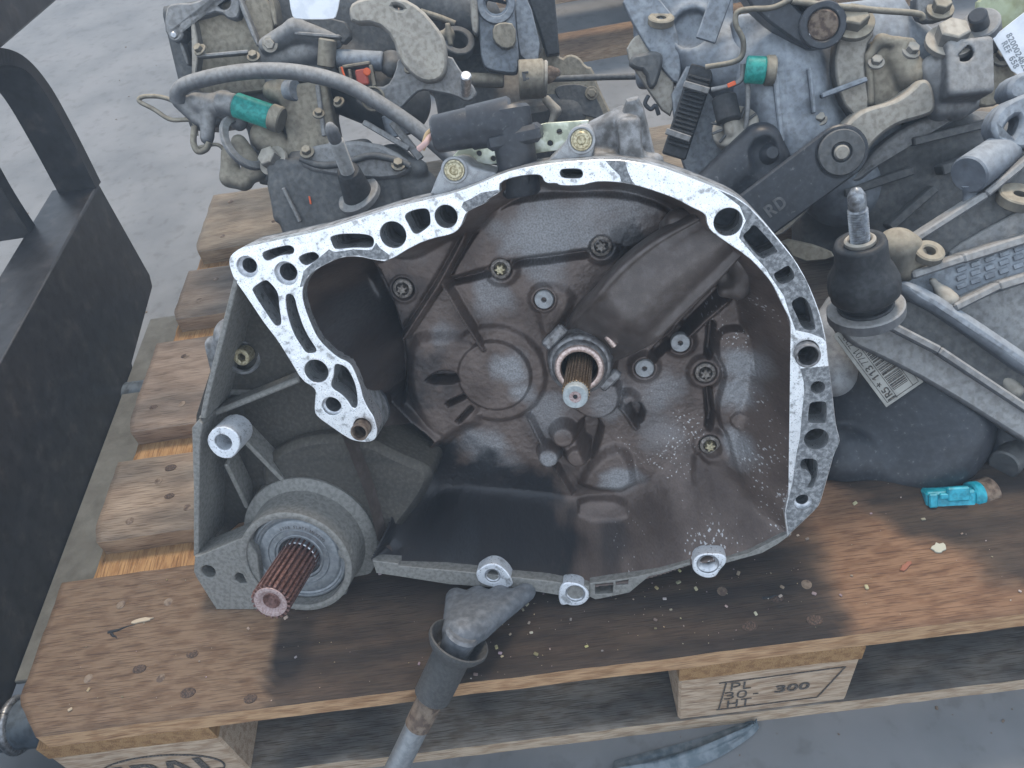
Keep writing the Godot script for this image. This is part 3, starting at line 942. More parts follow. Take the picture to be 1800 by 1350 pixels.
func build_rack() -> void:
	var r := thing("steel_rack", "black welded steel rack with a bent flat bar hoop, left of the pallet", "rack", Transform3D())
	var a := Acc.new()
	# side channel: a web facing the pallet, a narrow top face
	a.xf = Transform3D(Basis(Vector3(0, 0, -1), Vector3(0, 1, 0), Vector3(1, 0, 0)), Vector3(-75, 0, 0))
	plate(a, pl([-60, 74, 250, 74, 420, 74, 440, 60, 500, 60, 515, 82, 655, 98, 664, 112, 664, 258, -60, 264]), [], 0, -8, 1.0)
	part(r, "side_plate", a, M.rack)
	a = Acc.new()
	box(a, Vector3(-106, 256.5, -300), Vector3(61, 8, 728), Basis(), 1.5)
	part(r, "top_flange", a, M.rack)
	a = Acc.new()
	box(a, Vector3(-139, 180, -300), Vector3(8, 150, 730), Basis(), 1.5)
	part(r, "back_plate", a, M.rack)
	# hoop: flat bar on edge, bent over
	a = Acc.new()
	var path := spline(pv([0, 258, -662, 0, 330, -668, -4, 385, -674, -14, 418, -672, -30, 434, -650, -45, 424, -612, -52, 380, -585, -55, 320, -577, -55, 256, -575]), 8)
	var inner := []
	for i in path.size():
		var t := (path[mini(i + 1, path.size() - 1)] - path[maxi(i - 1, 0)]).normalized()
		var nrm := t.cross(Vector3.RIGHT).normalized()
		inner.append([path[i], nrm])
	var rows := []
	for e in inner:
		var c: Vector3 = e[0]
		var n: Vector3 = e[1]
		rows.append([c + Vector3(-75, 0, 0) + n * 9, c + Vector3(-75, 0, 0) - n * 9, c + Vector3(-124, 0, 0) - n * 9, c + Vector3(-124, 0, 0) + n * 9, c + Vector3(-75, 0, 0) + n * 9])
	for i in rows.size() - 1:
		for k in 4:
			var q: Array = [rows[i][k], rows[i][k + 1], rows[i + 1][k + 1], rows[i + 1][k]]
			var n0: Vector3 = [Vector3.RIGHT, -inner[i][1], Vector3.LEFT, inner[i][1]][k]
			var n1: Vector3 = [Vector3.RIGHT, -inner[i + 1][1], Vector3.LEFT, inner[i + 1][1]][k]
			a.quad(q[0], q[1], q[2], q[3], n0, n0, n1, n1)
	part(r, "hoop", a, M.rack)
	a = Acc.new()
	tube(a, spline(pv([-520, 420, -900, -330, 500, -780, -230, 540, -700, -140, 600, -640]), 6), 34, 16)
	part(r, "hand_rail", a, M.rack)
	a = Acc.new()
	a.xf = Transform3D(Basis(Vector3(0, 0, -1), Vector3(0, 1, 0), Vector3(1, 0, 0)), Vector3(-75, 0, 0))
	bar(a, Vector3(612.3,474.6,-20), Vector3(857.5,458.3,-20), Vector3(0, 0, 1), 40.0, 46.0, 3.0)
	part(r, "top_bar", a, M.rack)
	# lower angle beside the pallet, with welded cross tubes
	a = Acc.new()
	box(a, Vector3(-41, 78, -345), Vector3(66, 6, 520), Basis(), 1.0)
	part(r, "angle_strip", a, M.strip)
	for z in [470.0, 52.0]:
		a = Acc.new()
		rod(a, Vector3(-140, 62, -z), Vector3(-7, 62, -z), 22, 22, 1.0, 20)
		part(r, "cross_tube", a, M.blue_tube)
		a = Acc.new()
		var bead := PackedVector3Array()
		for i in 33:
			var t := TAU * i / 32
			bead.append(Vector3(-69 + rng.randf(), 62 + cos(t) * 22.5, -z + sin(t) * 22.5))
		tube(a, bead, 4.2, 8)
		if z < 100.0:
			part(r, "weld_bead", a, M.bolt_steel)
	a = Acc.new()
	box(a, Vector3(-105, 60, 60), Vector3(60, 190, 120), Basis(), 3.0)
	part(r, "post_foot", a, M.rack)
	a = Acc.new()
	box(a, Vector3(-72, 46, 74), Vector3(104, 92, 110), Basis(), 4.0)
	part(r, "base_shoe", a, M.rack)

# ---------- the gearbox in the middle ----------
func bell_outline() -> PackedVector2Array:
	return pl([-246.6,106.1,-243.8,110.6,-235.8,115.1,-226.4,116.2,-202.4,119.7,-171.4,123.9,-131.7,133.3,-116.5,136.7,-91.9,140.4,-76.9,142.9,-58.7,147.7,-41,154,-23.5,157.2,-3.4,158.4,14.9,158.4,26.7,158.3,41,156.6,60.3,151.9,79.7,143.6,96.3,136,110.4,128.7,119.1,121.9,128.7,111.2,138.8,98.5,149.1,85,158,69.3,165.8,50.7,169.4,39.2,172.6,26,174.5,11.7,177.8,-8,180.7,-27.3,182.5,-38.5,185.6,-48.9,185.2,-53,182.2,-61.2,180.1,-73.2,177.2,-88.3,175,-100.3,172.8,-105.6,162.8,-117.8,152.1,-130.2])

func bell_inner() -> PackedVector2Array:
	# the opening of the bell, from the lower right end round to the lower left boss
	return pl([152.1,-129.7,149.9,-115.7,149.2,-107.7,152.3,-90.7,154,-79.8,155.3,-60.6,157,-48.2,157.5,-37.8,157.6,-30.6,158.6,-11.2,158,-3.4,154.6,7.8,150.6,21.9,149.1,34.4,147.6,43.1,143.2,51.8,139.2,60.4,134.9,69.4,126.9,79.6,119,88.2,102.7,100.4,94.5,107.3,92.3,112.4,92,116.9,89.4,119.7,83.2,122.9,73,129.4,59.9,135.1,47.1,140,37.2,142.5,24.2,144.2,17.4,143.6,12.5,142.4,2.7,142.7,-3.3,143.5,-5.1,145.1,-10.8,145.1,-13.3,146.8,-14.6,150.6,-19,151.7,-30.9,151.4,-42.7,148.5,-43.6,143.3,-43.5,141.4,-52.4,137.4,-53.1,135.2,-61.9,132.3,-67.8,129.6,-70.2,125.1,-72.3,120.9,-76.4,116.8,-82.7,114.8,-92.9,113.5,-106.1,109.8,-128.3,98.7,-136.8,100.3,-148.9,103.8,-160.2,104.1,-169.6,101.3,-181.1,96.5,-189,91.1,-194.5,82.9,-195.8,76.1,-195.7,67.8,-193.5,55.9,-190.6,45.5,-186.2,38.2,-177.2,28.3,-169.8,24.8,-166.7,19.6,-163.2,2.9,-163.1,-5.1,-160.2,-14.7,-157.4,-20])

func bell_boss() -> PackedVector2Array:
	return pl([-156.4,-25.4,-155.8,-33.1,-158.2,-39.9,-164.6,-42.7,-175,-41.4,-181.4,-38.3,-194.7,-26.7,-201.8,-20.1,-204.1,-15.2,-201.2,-3.4,-199.6,1.8,-201.2,5.2,-209.2,11.5,-214.9,26.6,-221.8,43.8,-227.7,54.4,-230.6,59.9,-238.7,78.3,-245.7,92.5,-246.9,101.1])

func bell_floor() -> PackedVector2Array:
	# the outline of the whole hollow, its lower edge included
	var p := bell_inner()
	p.append_array(pl([-160.4,-36.4,-147,-54,-125.7,-72.5,-149.8,-105.2,-178.2,-152.8,-157.4,-157.3,-118.4,-162.9,-93,-165.6,-62.6,-169.4,-35.3,-173.3,-3.2,-177,31.2,-172.5,56,-164.8,79.5,-155.2,123.9,-146.9]))
	var grown := Geometry2D.offset_polygon(p, 1.4)
	return grown[0]

func seg_dist(p: Vector2, a: Vector2, b: Vector2) -> float:
	var d := b - a
	var t := clampf((p - a).dot(d) / maxf(d.length_squared(), 1e-6), 0.0, 1.0)
	return p.distance_to(a + d * t)

func poly_dist(p: Vector2, poly: PackedVector2Array) -> float:
	# positive inside
	var d := 1e9
	for i in poly.size():
		d = minf(d, seg_dist(p, poly[i], poly[(i + 1) % poly.size()]))
	return d if Geometry2D.is_point_in_polygon(p, poly) else -d

func build_gearbox() -> void:
	var g := thing("gearbox", "grey gearbox with open bell housing and two splined shafts, nearest on the pallet", "gearbox", Transform3D(Vector3(0.98894,-0.00000,0.14834),Vector3(0.05919,0.91695,-0.39458),Vector3(-0.13602,0.39900,0.90681),Vector3(0.47727,0.32273,-0.12908)))
	# ---- sealing flange
	var outer := bell_outline()
	outer.append_array(bell_inner())
	outer.append_array(bell_boss())
	var smooth := func(p: PackedVector2Array) -> PackedVector2Array: return chaikin(p, 2)
	var holes := []
	var rounds := [[Vector2(-233.5,101.1), 7.8], [Vector2(-204.9,94.6), 8.6], [Vector2(-121.5,117.6), 9.3], [Vector2(-82.3,127.8), 7.9], [Vector2(-196.1,18.1), 9.3], [Vector2(-189.2,-11.2), 7.6], [Vector2(-167.4,-28.9), 7.0], [Vector2(106.2,112.1), 9.2], [Vector2(159.8,19), 8.2], [Vector2(168.4,-8.1), 4.9], [Vector2(169.4,-48.5), 8.6], [Vector2(162.3,-100.2), 6.3]]
	for r in rounds:
		holes.append(circle(r[0], r[1], 32))
	for p in [
		pl([-219.9,109.6,-217.9,111.7,-200.4,115.1,-196.1,113.7,-195.5,111.1,-197.2,108.3,-206.3,108.4,-214.7,105.2,-217.9,104.6,-220.1,107]),
		pl([-193.7,104.7,-190.4,107.5,-181,109.3,-177.8,106,-179,103.9,-188.2,99.2,-191.7,100.9]),
		pl([-167.4,117.8,-165.6,119.5,-157.2,120.6,-142.6,119.5,-136.3,117.3,-135.9,113,-138.3,109.2,-151.5,110.7,-165.1,109.7,-166.4,112.7]),
		pl([-233,85.1,-222.4,90.6,-219.5,89.7,-213.9,81,-215.3,71.8,-216,57,-218.8,55.2,-221.8,55.7,-226.2,65.4,-233.1,81.2]),
		pl([-208.7,77.7,-205.9,79.7,-202.1,77.3,-202,68.1,-200,53.9,-196.5,43.4,-192.7,36,-194.1,32.9,-200.9,32.8,-203.3,36.5,-208.8,49.5,-210.2,66.1]),
		pl([-181.3,21.8,-178.6,23.7,-172,20.6,-169.2,14,-167,3.1,-168.4,-12.7,-173,-13.4,-175.2,-7.5,-179.7,-1,-186.5,3.8,-186.2,8,-182.6,14.5]),
		pl([-111.9,130.2,-106.4,133.3,-97.7,134.5,-93.6,133.2,-93.6,124.8,-95,122.1,-103.6,117,-107.1,117.9,-109.2,123.7]),
		pl([-2.6,151.2,-1.4,153.4,0.6,153.9,11.2,153.2,12.8,150.8,12.3,147.9,9.5,147.1,-1.1,148.1]),
		pl([119.3,105.8,122.4,110.3,127.7,104.6,138.4,91.2,137.7,89.8,131.3,87.5,128.8,85.6,122.8,91.4,115.5,101.4,116.7,104]),
		pl([135.6,75.5,139.4,77.4,144.5,80.9,146.8,79.7,149.9,74,149.4,70.6,143,67.8,139,69]),
		pl([147.7,54.6,151.5,58,155.4,58.8,160.2,54,164.9,37.3,164.4,34.4,159.1,34.6,155.7,37,152,45.8]),
		pl([163.2,-21.5,164.8,-18.8,173.7,-18.7,175.1,-21.1,175.8,-34.5,173.9,-36.4,164.1,-35.7,162.7,-33.3]),
		pl([159.1,-65.5,162.5,-63.5,171.1,-64.9,171.5,-74.9,170.5,-83.2,168.6,-88.7,163.6,-88.2,167.6,-81.5,166.6,-76.4,162.9,-73,159,-72.1])]:
		holes.append(smooth.call(p))
	var a := Acc.new()
	plate(a, chaikin(outer, 1), holes, 0, -16, 0.5, false)
	part(g, "sealing_flange", a, M.face)
	# walls of the pockets run on deeper in raw metal
	a = Acc.new()
	var deep := []
	for h: PackedVector2Array in holes:
		deep.append(h)
	plate(a, chaikin(outer, 1), deep, -15.9, -34, 0.0, true)
	part(g, "flange_body", a, M.cast)
	a = Acc.new()
	plate(a, chaikin(outer, 1), [], -34.2, -38, 0.0, true)
	part(g, "pocket_floor", a, M.pocket)
	# rough cast areas of the face between the machined lands
	for e in [[pl([99.6,133.8,110.4,128,119.2,121.1,128.4,110.5,138.5,97.8,148.7,84.6,157.7,68.9,165.1,50.3,168.6,38.8,171.9,26,169.5,28.6,161.9,32.2,151.7,35.1,146.6,49.6,143.3,59.8,133.7,74.6,131,79.4,123.4,88.4,113.3,101.2,114.7,106.1,117.5,112.3,113.4,122.2]), [8, 9, 10]],
		[pl([175,7.9,177.4,-8,180.3,-27.3,182.1,-38.5,185,-48.9,184.7,-53,181.6,-61.2,179.5,-73.2,176.6,-88.3,174.4,-100.3,172.2,-105.3,162.7,-117,153,-128.2,151,-115.7,150.1,-108.2,153.2,-90.8,154.8,-79.8,156.1,-60.6,157.8,-48.2,158.3,-37.8,158.4,-30.6,159.4,-11.3,158.7,-3.4,156.2,6.5]), [11]],
		[pl([27.5,157.7,40.6,156.2,41.9,149.9,44.6,143.1,46.7,140.6,37.6,143.1,36.6,147.4,32,152.1]), []],
		[pl([-70.8,133.7,-69,137,-62.5,139.3,-56.6,142.3,-44.4,143.4,-44,142.1,-52.2,137.9,-53.4,135.7,-61.4,133.1,-67.7,130.1]), []],
		[pl([-177.2,105.2,-169.5,110.3,-167.1,108.7,-164.6,108.2,-151.7,109.2,-138.6,107.7,-134.4,112.9,-132.4,109.2,-125.9,103.4,-127.1,100.3,-136.6,101.1,-148.7,104.6,-160,104.6,-169.5,101.9,-180.9,97.3,-188.9,91.8,-193.7,84.5,-196.5,83.9,-191.2,95.7,-187.6,98.4]), []]]:
		a = Acc.new()
		var inside := []
		var edge: PackedVector2Array = e[0]
		for h: PackedVector2Array in holes:
			if Geometry2D.is_point_in_polygon(h[0], edge) and Geometry2D.is_point_in_polygon(h[h.size() / 2], edge):
				inside.append(h)
		plate(a, edge, inside, 0.4, -0.3, 0.15, false)
		part(g, "rough_face", a, M.raw_face)
	# dowels
	for d in [[Vector3(-167.6,-29.9,0), 6.9, 5.3, 9.0], [Vector3(159.5,18.2,0), 8.6, 6.9, 7.0]]:
		a = Acc.new()
		ring(a, d[0] + Vector3(0, 0, -14), d[0] + Vector3(0, 0, d[3]), d[1], d[2], 0.6)
		part(g, "dowel_sleeve", a, M.rust if d[1] < 8.0 else M.worn)
	# counterbored rings in the two left holes
	for d in [[Vector3(-233.5,101.1,0), 7.9, 5.6], [Vector3(-204.9,94.6,0), 8.7, 6.6], [Vector3(-189.2,-11.2,0), 7.7, 6.3], [Vector3(162.3,-100.2,0), 6.4, 4.6]]:
		a = Acc.new()
		var c: Vector3 = d[0]
		lathe(a, c, Vector3(0, 0, 1), PackedVector2Array([Vector2(d[2], -24), Vector2(d[2], -4.5), Vector2(d[1], -4), Vector2(d[1], -0.8), Vector2(d[1] + 0.5, 0.05)]), 32)
		part(g, "hole_bush", a, M.steel)
	dust_shade_up = Vector3(0, 0.917, 0.399)  # paints a lit top and dark side into the sandy housing
	build_bell(g)
	# ---- outside of the bell
	var out_rows := []
	var oc := chaikin(outer_hull(), 1)
	var mid := Vector2(10, -20)
	for e in [[-14.0, 1.0], [-30.0, 0.985], [-60.0, 0.93], [-95.0, 0.84], [-125.0, 0.7], [-150.0, 0.45]]:
		var row := PackedVector3Array()
		for i in oc.size() + 1:
			var q: Vector2 = mid + (oc[i % oc.size()] - mid) * e[1]
			row.append(Vector3(q.x, q.y, e[0]))
		out_rows.append(row)
	a = Acc.new()
	skin(a, out_rows)
	part(g, "bell_outside", a, M.brown)
	a = Acc.new()
	cast(a, [["y", Vector3(0, 10, -340), Vector3(0, 10, -118), 88.0, 20.0], ["y", Vector3(-120, -40, -260), Vector3(-130, -50, -130), 66.0, 18.0], ["b", Vector3(10, 20, -250), Vector3(90, 60, 50), 18.0]], 8.0, 20.0)
	part(g, "gear_case", a, M.cast)
	build_bell_edge(g)
	build_shafts(g)
	build_diff(g)
	build_top_fittings(g)

func outer_hull() -> PackedVector2Array:
	var p := bell_outline()
	p.append_array(pl([123.9,-148,79.5,-154.2,47.1,-165.9,-0.4,-175.9,-62.6,-169.4,-118.4,-162.9,-176.2,-152.8,-178.3,-104.8,-188.6,-53,-194.7,-26.7,-209.2,11.5,-230.6,59.9,-245.7,92.5]))
	return p

var feats := []

func feat_disc(c: Vector2, r: float, h: float, b := 2.0) -> void:
	feats.append([0, c, r, h, b, Rect2(c, Vector2.ZERO).grow(r + b), PackedVector2Array()])

func feat_rib(p: PackedVector2Array, r: float, h: float, b := 2.0) -> void:
	for i in p.size() - 1:
		feats.append([1, p[i], r, h, b, Rect2(p[i], Vector2.ZERO).expand(p[i + 1]).grow(r + b), PackedVector2Array([p[i], p[i + 1]])])

func feat_poly(p: PackedVector2Array, h: float, b := 2.0) -> void:
	p = chaikin(p, 1)
	var r := Rect2(p[0], Vector2.ZERO)
	for q in p:
		r = r.expand(q)
	feats.append([2, p[0], 0.0, h, b, r.grow(b), p])

func feat_sum(p: Vector2) -> float:
	# pieces that rise keep the highest; hollows keep the deepest
	var up := 0.0
	var down := 0.0
	for f in feats:
		var r: Rect2 = f[5]
		if not r.has_point(p):
			continue
		var d: float
		if f[0] == 0:
			d = p.distance_to(f[1]) - f[2]
		elif f[0] == 1:
			d = seg_dist(p, f[6][0], f[6][1]) - f[2]
		else:
			d = -poly_dist(p, f[6])
		var h: float = f[3] * (1.0 - smoothstep(-f[4], f[4], d))
		if h > 0.0:
			up = maxf(up, h)
		else:
			down = minf(down, h)
	return up + down

func build_bell(g: Node3D) -> void:
	# the hollow: sloping wall, back wall with bosses, ribs and steps, all one casting
	feats = []
	# bolt seats
	for c in [Vector2(-139.5,60.3), Vector2(-58.9,72.1), Vector2(19.9,85.4), Vector2(97.1,-21.3), Vector2(100.6,-85.4)]:
		feat_disc(c, 13.5, 5.0, 3.0)
		feat_disc(c, 8.6, -3.6, 0.9)
	for c in [Vector2(-27,45.6), Vector2(49.5,-15.6), Vector2(77.9,4.9)]:
		feat_disc(c, 11.5, 6.0, 3.5)
		feat_disc(c, 8.2, -4.0, 1.0)
	feat_poly(pl([-34,58.9,-11.1,55.4,-2.9,43.4,-28,6.6,-33.1,30.9]), 4.0, 4.0)
	# long ribs
	feat_rib(pl([-75,113.9,-89.6,91.1,-108.3,64,-142,21.9]), 2.4, 17.0, 2.0)
	feat_rib(pl([-105.4,65.2,-93,36.9,-78.5,7.8]), 2.2, 14.0, 2.0)
	feat_rib(pl([-47,-55.4,-40.7,-73.4,-35.8,-84.8]), 1.6, 10.0, 1.8)
	feat_rib(pl([-27.5,-102.8,-22,-116.1,-16,-128.4]), 1.8, 12.0, 1.8)
	feat_rib(pl([30.2,-49.6,36.7,-60,41,-68.3]), 1.8, 9.0, 1.8)
	feat_rib(pl([81.6,8.1,96.8,23.2,113.7,37.8]), 2.4, 9.0, 2.0)
	feat_rib(pl([57.2,-6.1,79.5,15.2,106.1,42.7]), 3.4, -16.0, 2.0)
	feat_poly(pl([27.9,61.9,38.1,77.3,59.7,92.6,80.7,101.5,95.6,103.1,91,94.9,59.3,75.2,37.2,55.1]), -16.0, 3.0)
	# step along the bolts: the upper field stands proud of the lower one
	feat_poly(pl([-71,108.1,-54.2,122.2,-23.5,126.5,23.1,125.4,56.2,118.2,80.8,102.7,59.7,89.1,38.2,81.7,33.3,86.4,8.2,83.5,-49.3,79.7,-66.8,74.4,-77,72.7,-95.8,67.8,-100.2,69.4]), 8.0, 2.0)
	feat_poly(pl([-168.5,80.1,-138.6,92.2,-95.7,106.6,-82,108.8,-98.3,85.3,-126.2,47.3,-148.8,21.8,-173.7,17.9]), 4.0, 4.0)
	feat_rib(pl([-47.4,75.1,-22.9,76.4,7.9,79.1]), 2.2, -11.0, 1.5)
	feat_rib(pl([-100.9,62.9,-84.6,65.3,-69.2,68.6]), 2.0, -11.0, 1.5)
	# round drum beside the input shaft and the raised tongue left of it
	feat_disc(Vector2(-72.7,-16.5), 31.0, 9.0, 2.0)
	feat_disc(Vector2(-72.7,-16.5), 42.0, 4.5, 3.0)
	feat_poly(pl([-139.9,16.4,-115.5,20.3,-78.5,13.7,-85.8,-57.2,-111.5,-67.1,-128.4,-82.9,-139.9,-55.5,-148,-23.7]), 7.0, 6.0)
	feat_poly(pl([-132.8,-20.7,-122,-12.4,-107.3,-10.9,-100.4,-21.3]), -16.0, 1.4)
	feat_rib(pl([-114.3,-40.5,-99.9,-34.2]), 1.6, -10.0, 1.2)
	feat_rib(pl([-107.3,-56.5,-95.3,-45.3]), 1.6, -10.0, 1.2)
	feat_rib(pl([-113.8,-65.4,-94.1,-52.7,-87.1,-50.8]), 1.6, 6.0, 2.0)
	# seat of the guide tube and small bosses under it
	feat_disc(Vector2(-0.2,-6.9), 27.0, 9.0, 3.0)
	feat_poly(pl([2.2,-27.5,27.6,-22.4,30,-42.5,19.3,-55.8,3,-56.9,-12.7,-44.6]), 12.0, 2.4)
	feat_disc(Vector2(-18.8,-71), 10.5, 15.0, 3.0)
	feat_disc(Vector2(-8.6,-90.3), 10.0, 15.0, 3.0)
	feat_disc(Vector2(-32.4,-88.7), 9.5, 17.0, 2.0)
	feat_disc(Vector2(-13.2,-82.6), 8.0, 10.0, 4.0)
	feat_poly(pl([-4.4,-59.6,14.2,-62.7,8.4,-86.3,0.6,-97.9,-5.6,-80.6]), -16.0, 3.0)
	feat_poly(pl([33.6,-42.8,49.4,-52,44.3,-67.2,36.7,-60.8]), -14.0, 2.5)
	feat_disc(Vector2(35.9,-42.5), 7.0, 8.0, 4.0)
	# shield-shaped pad below
	feat_poly(pl([-8,-124.1,-2.2,-106.5,13,-90.7,27.3,-85.7,36.3,-99.2,38.2,-127]), 9.0, 5.0)
	feat_poly(pl([-11.1,-135.2,30.2,-134.7,31.7,-147.1,-10.5,-150]), 7.0, 2.0)
	feat_poly(pl([53.5,-71.6,78.7,-77.5,85.5,-93.4,80.6,-120.1,45,-125,41.1,-97.7]), 4.0, 8.0)
	# smooth plateau at the right with a round stud
	feat_poly(pl([106.2,10.7,113.9,15.9,130,14.3,134,-13,140,-52,139.6,-72.1,132,-95,124,-103.8,118.4,-92.1,114.7,-75.5,107.9,-66.1,106.5,-46,110.8,-31.4,112.5,-19.3,106.3,-7.1]), 9.0, 1.8)
	feat_disc(Vector2(123.6,-60.7), 7.4, 12.0, 0.7)
	feat_rib(pl([102.3,17.4,100.2,-6]), 2.6, -13.0, 1.3)
	feat_rib(pl([99.7,-36.6,101.5,-60.2,100.6,-68.8]), 2.8, -13.0, 1.3)
	feat_rib(pl([102.4,-39.2,104.2,-55.2]), 1.4, 3.5, 1.2)
	feat_poly(pl([90.1,-88.2,101.6,-109.7,96.9,-136.8,85.3,-120.2]), -8.0, 4.0)
	# starter pocket at the left and the deep sump at the bottom
	feat_poly(pl([-231.3,80.1,-190,91.9,-162.6,83.3,-153,51.7,-148,11.8,-155.3,-39.9,-171.2,-72.2,-218.2,-70.9,-243.8,16.1]), -34.0, 5.0)
	feat_poly(pl([-204.2,69.5,-178.1,76.9,-165.3,57.6,-157.4,16.9,-163.3,11,-185.9,28.5,-200.2,49.5]), 16.0, 3.0)
	feat_poly(pl([-161.4,-39.7,-133,-95.5,-98.1,-104.8,-53.5,-117,-24.5,-134.6,-13.2,-155,-12.7,-190.7,-75.2,-190.4,-147.9,-171.6,-174.5,-94.6]), -9.0, 26.0)
	feat_disc(Vector2(14.2,-170.7), 8.0, 8.0, 7.0)
	# fine pitting of the casting
	var bump := FastNoiseLite.new()
	bump.seed = 3
	bump.frequency = 0.05
	bump.fractal_octaves = 3
	var poly := bell_floor()
	var bb := Rect2(poly[0], Vector2.ZERO)
	for q in poly:
		bb = bb.expand(q)
	bb = bb.grow(3.0)
	var cs := 3.0
	var cw := int(bb.size.x / cs) + 3
	var ch := int(bb.size.y / cs) + 3
	var dist := PackedFloat32Array()
	for j in ch:
		for i in cw:
			dist.append(poly_dist(bb.position + Vector2(i, j) * cs, poly))
	# soften the creases where two walls meet
	for pass_no in 10:
		var soft := dist.duplicate()
		for j in range(1, ch - 1):
			for i in range(1, cw - 1):
				var q := j * cw + i
				if dist[q] > 7.0:
					soft[q] = (dist[q] * 2.0 + dist[q - 1] + dist[q + 1] + dist[q - cw] + dist[q + cw]) / 6.0
		dist = soft
	var near := func(p: Vector2) -> float:
		var q := (p - bb.position) / cs
		var i := clampi(int(q.x), 0, cw - 2)
		var j := clampi(int(q.y), 0, ch - 2)
		var fx := q.x - i
		var fy := q.y - j
		return lerpf(lerpf(dist[j * cw + i], dist[j * cw + i + 1], fx), lerpf(dist[(j + 1) * cw + i], dist[(j + 1) * cw + i + 1], fx), fy)
	var st := 1.15
	var low_a := Vector2(-155.5,-42.9)
	var low_b := Vector2(-125.7,-72.5)
	var low_c := Vector2(-147.5,-105.2)
	var nx := int(bb.size.x / st) + 1
	var ny := int(bb.size.y / st) + 1
	var hs := PackedFloat32Array()
	var ds := PackedFloat32Array()
	hs.resize(nx * ny)
	ds.resize(nx * ny)
	for j in ny:
		for i in nx:
			var p := bb.position + Vector2(i, j) * st
			var d: float = near.call(p)
			ds[j * nx + i] = d
			if d < -2.5:
				continue
			var slope := lerpf(4.5, 2.1, smoothstep(60.0, 150.0, p.x))
			slope = lerpf(slope, 2.1, smoothstep(-90.0, -160.0, p.y))
			slope = lerpf(slope, 1.4, smoothstep(0.0, 80.0, p.x) * smoothstep(-20.0, -100.0, p.y))
			var sunk := 62.0 * (1.0 - smoothstep(10.0, 46.0, minf(seg_dist(p, low_a, low_b), seg_dist(p, low_b, low_c))))
			var wall := maxf(d, 0.0) * slope + 3.0 + sunk
			var full := 72.0 - feat_sum(p)
			# smooth minimum of the wall and the back wall
			var k := lerpf(14.0, 44.0, smoothstep(-50.0, -130.0, p.y))
			var h := maxf(k - absf(wall - full), 0.0) / k
			var depth := minf(wall, full) - h * h * k * 0.25
			hs[j * nx + i] = -depth + bump.get_noise_2d(p.x * 3.0, p.y * 3.0) * 0.35
	var a := Acc.new()
	a.mapped = true
	var nn := PackedVector3Array()
	nn.resize(nx * ny)
	for j in ny:
		for i in nx:
			var dx := (hs[j * nx + mini(i + 1, nx - 1)] - hs[j * nx + maxi(i - 1, 0)]) / (2.0 * st)
			var dy := (hs[mini(j + 1, ny - 1) * nx + i] - hs[maxi(j - 1, 0) * nx + i]) / (2.0 * st)
			nn[j * nx + i] = Vector3(-dx, -dy, 1.0).normalized()
	for j in ny - 1:
		for i in nx - 1:
			var k := j * nx + i
			if ds[k] < -2.0 or ds[k + 1] < -2.0 or ds[k + nx] < -2.0 or ds[k + nx + 1] < -2.0:
				continue
			for c in [[0, 0], [1, 1], [1, 0], [0, 0], [0, 1], [1, 1]]:
				var x: int = i + c[0]
				var y: int = j + c[1]
				a.put(Vector3(bb.position.x + x * st, bb.position.y + y * st, hs[y * nx + x]), nn[y * nx + x], Color.WHITE, Vector2(float(x) / nx, float(y) / ny))
	var m := StandardMaterial3D.new()
	m.albedo_texture = bell_paint(bb)
	m.roughness = 0.46
	m.metallic = 0.35
	m.roughness_texture = noise_tex(71, 0.015, 5, [[0.3, grey(0.75)], [0.7, grey(1.0)]])
	m.heightmap_enabled = true
	m.heightmap_texture = noise_tex(72, 0.12, 4, [[0.0, grey(0)], [1.0, grey(1)]], false, 1024)
	m.heightmap_scale = 0.02
	part(g, "bell_inside", a, m)
	# bolts in their seats
	for c in [Vector3(-139.6,61,-67), Vector3(-59,72.8,-67), Vector3(19.9,86.1,-67), Vector3(97.2,-20.7,-67), Vector3(100.7,-84.8,-67)]:
		star_bolt(g, c)
	for c in [Vector3(-26.9,46,-66), Vector3(49.5,-15.1,-66), Vector3(77.9,5.4,-66)]:
		a = Acc.new()
		lathe(a, c + Vector3(0, 0, -2), Vector3(0, 0, 1), PackedVector2Array([Vector2(7.6, -4), Vector2(7.6, 1.5), Vector2(7.0, 2.2), Vector2(2.4, 2.2), Vector2(2.0, 1.8), Vector2(2.0, -4)]), 28)
		part(g, "plug", a, M.cast_light)

func star_bolt(g: Node3D, c: Vector3) -> void:
	var a := Acc.new()
	lathe(a, c, Vector3(0, 0, 1), PackedVector2Array([Vector2(8.0, -6), Vector2(8.0, 0.6), Vector2(7.2, 1.4), Vector2(5.6, 1.5), Vector2(5.2, 0.6), Vector2(5.1, -3.0), Vector2(0.0, -3.0)]), 28)
	var head := part(g, "bolt", a, M.bolt_dull)
	a = Acc.new()
	a.xf = Transform3D(Basis(Vector3(0, 0, 1), rng.randf() * TAU), c)
	plate(a, star(Vector2.ZERO, 4.3, 2.9, 6, 0.35), [], 5.2, -3.0, 0.7)
	part(head, "bolt_star", a, M.brass if rng.randf() < 0.5 else M.bolt_dull)

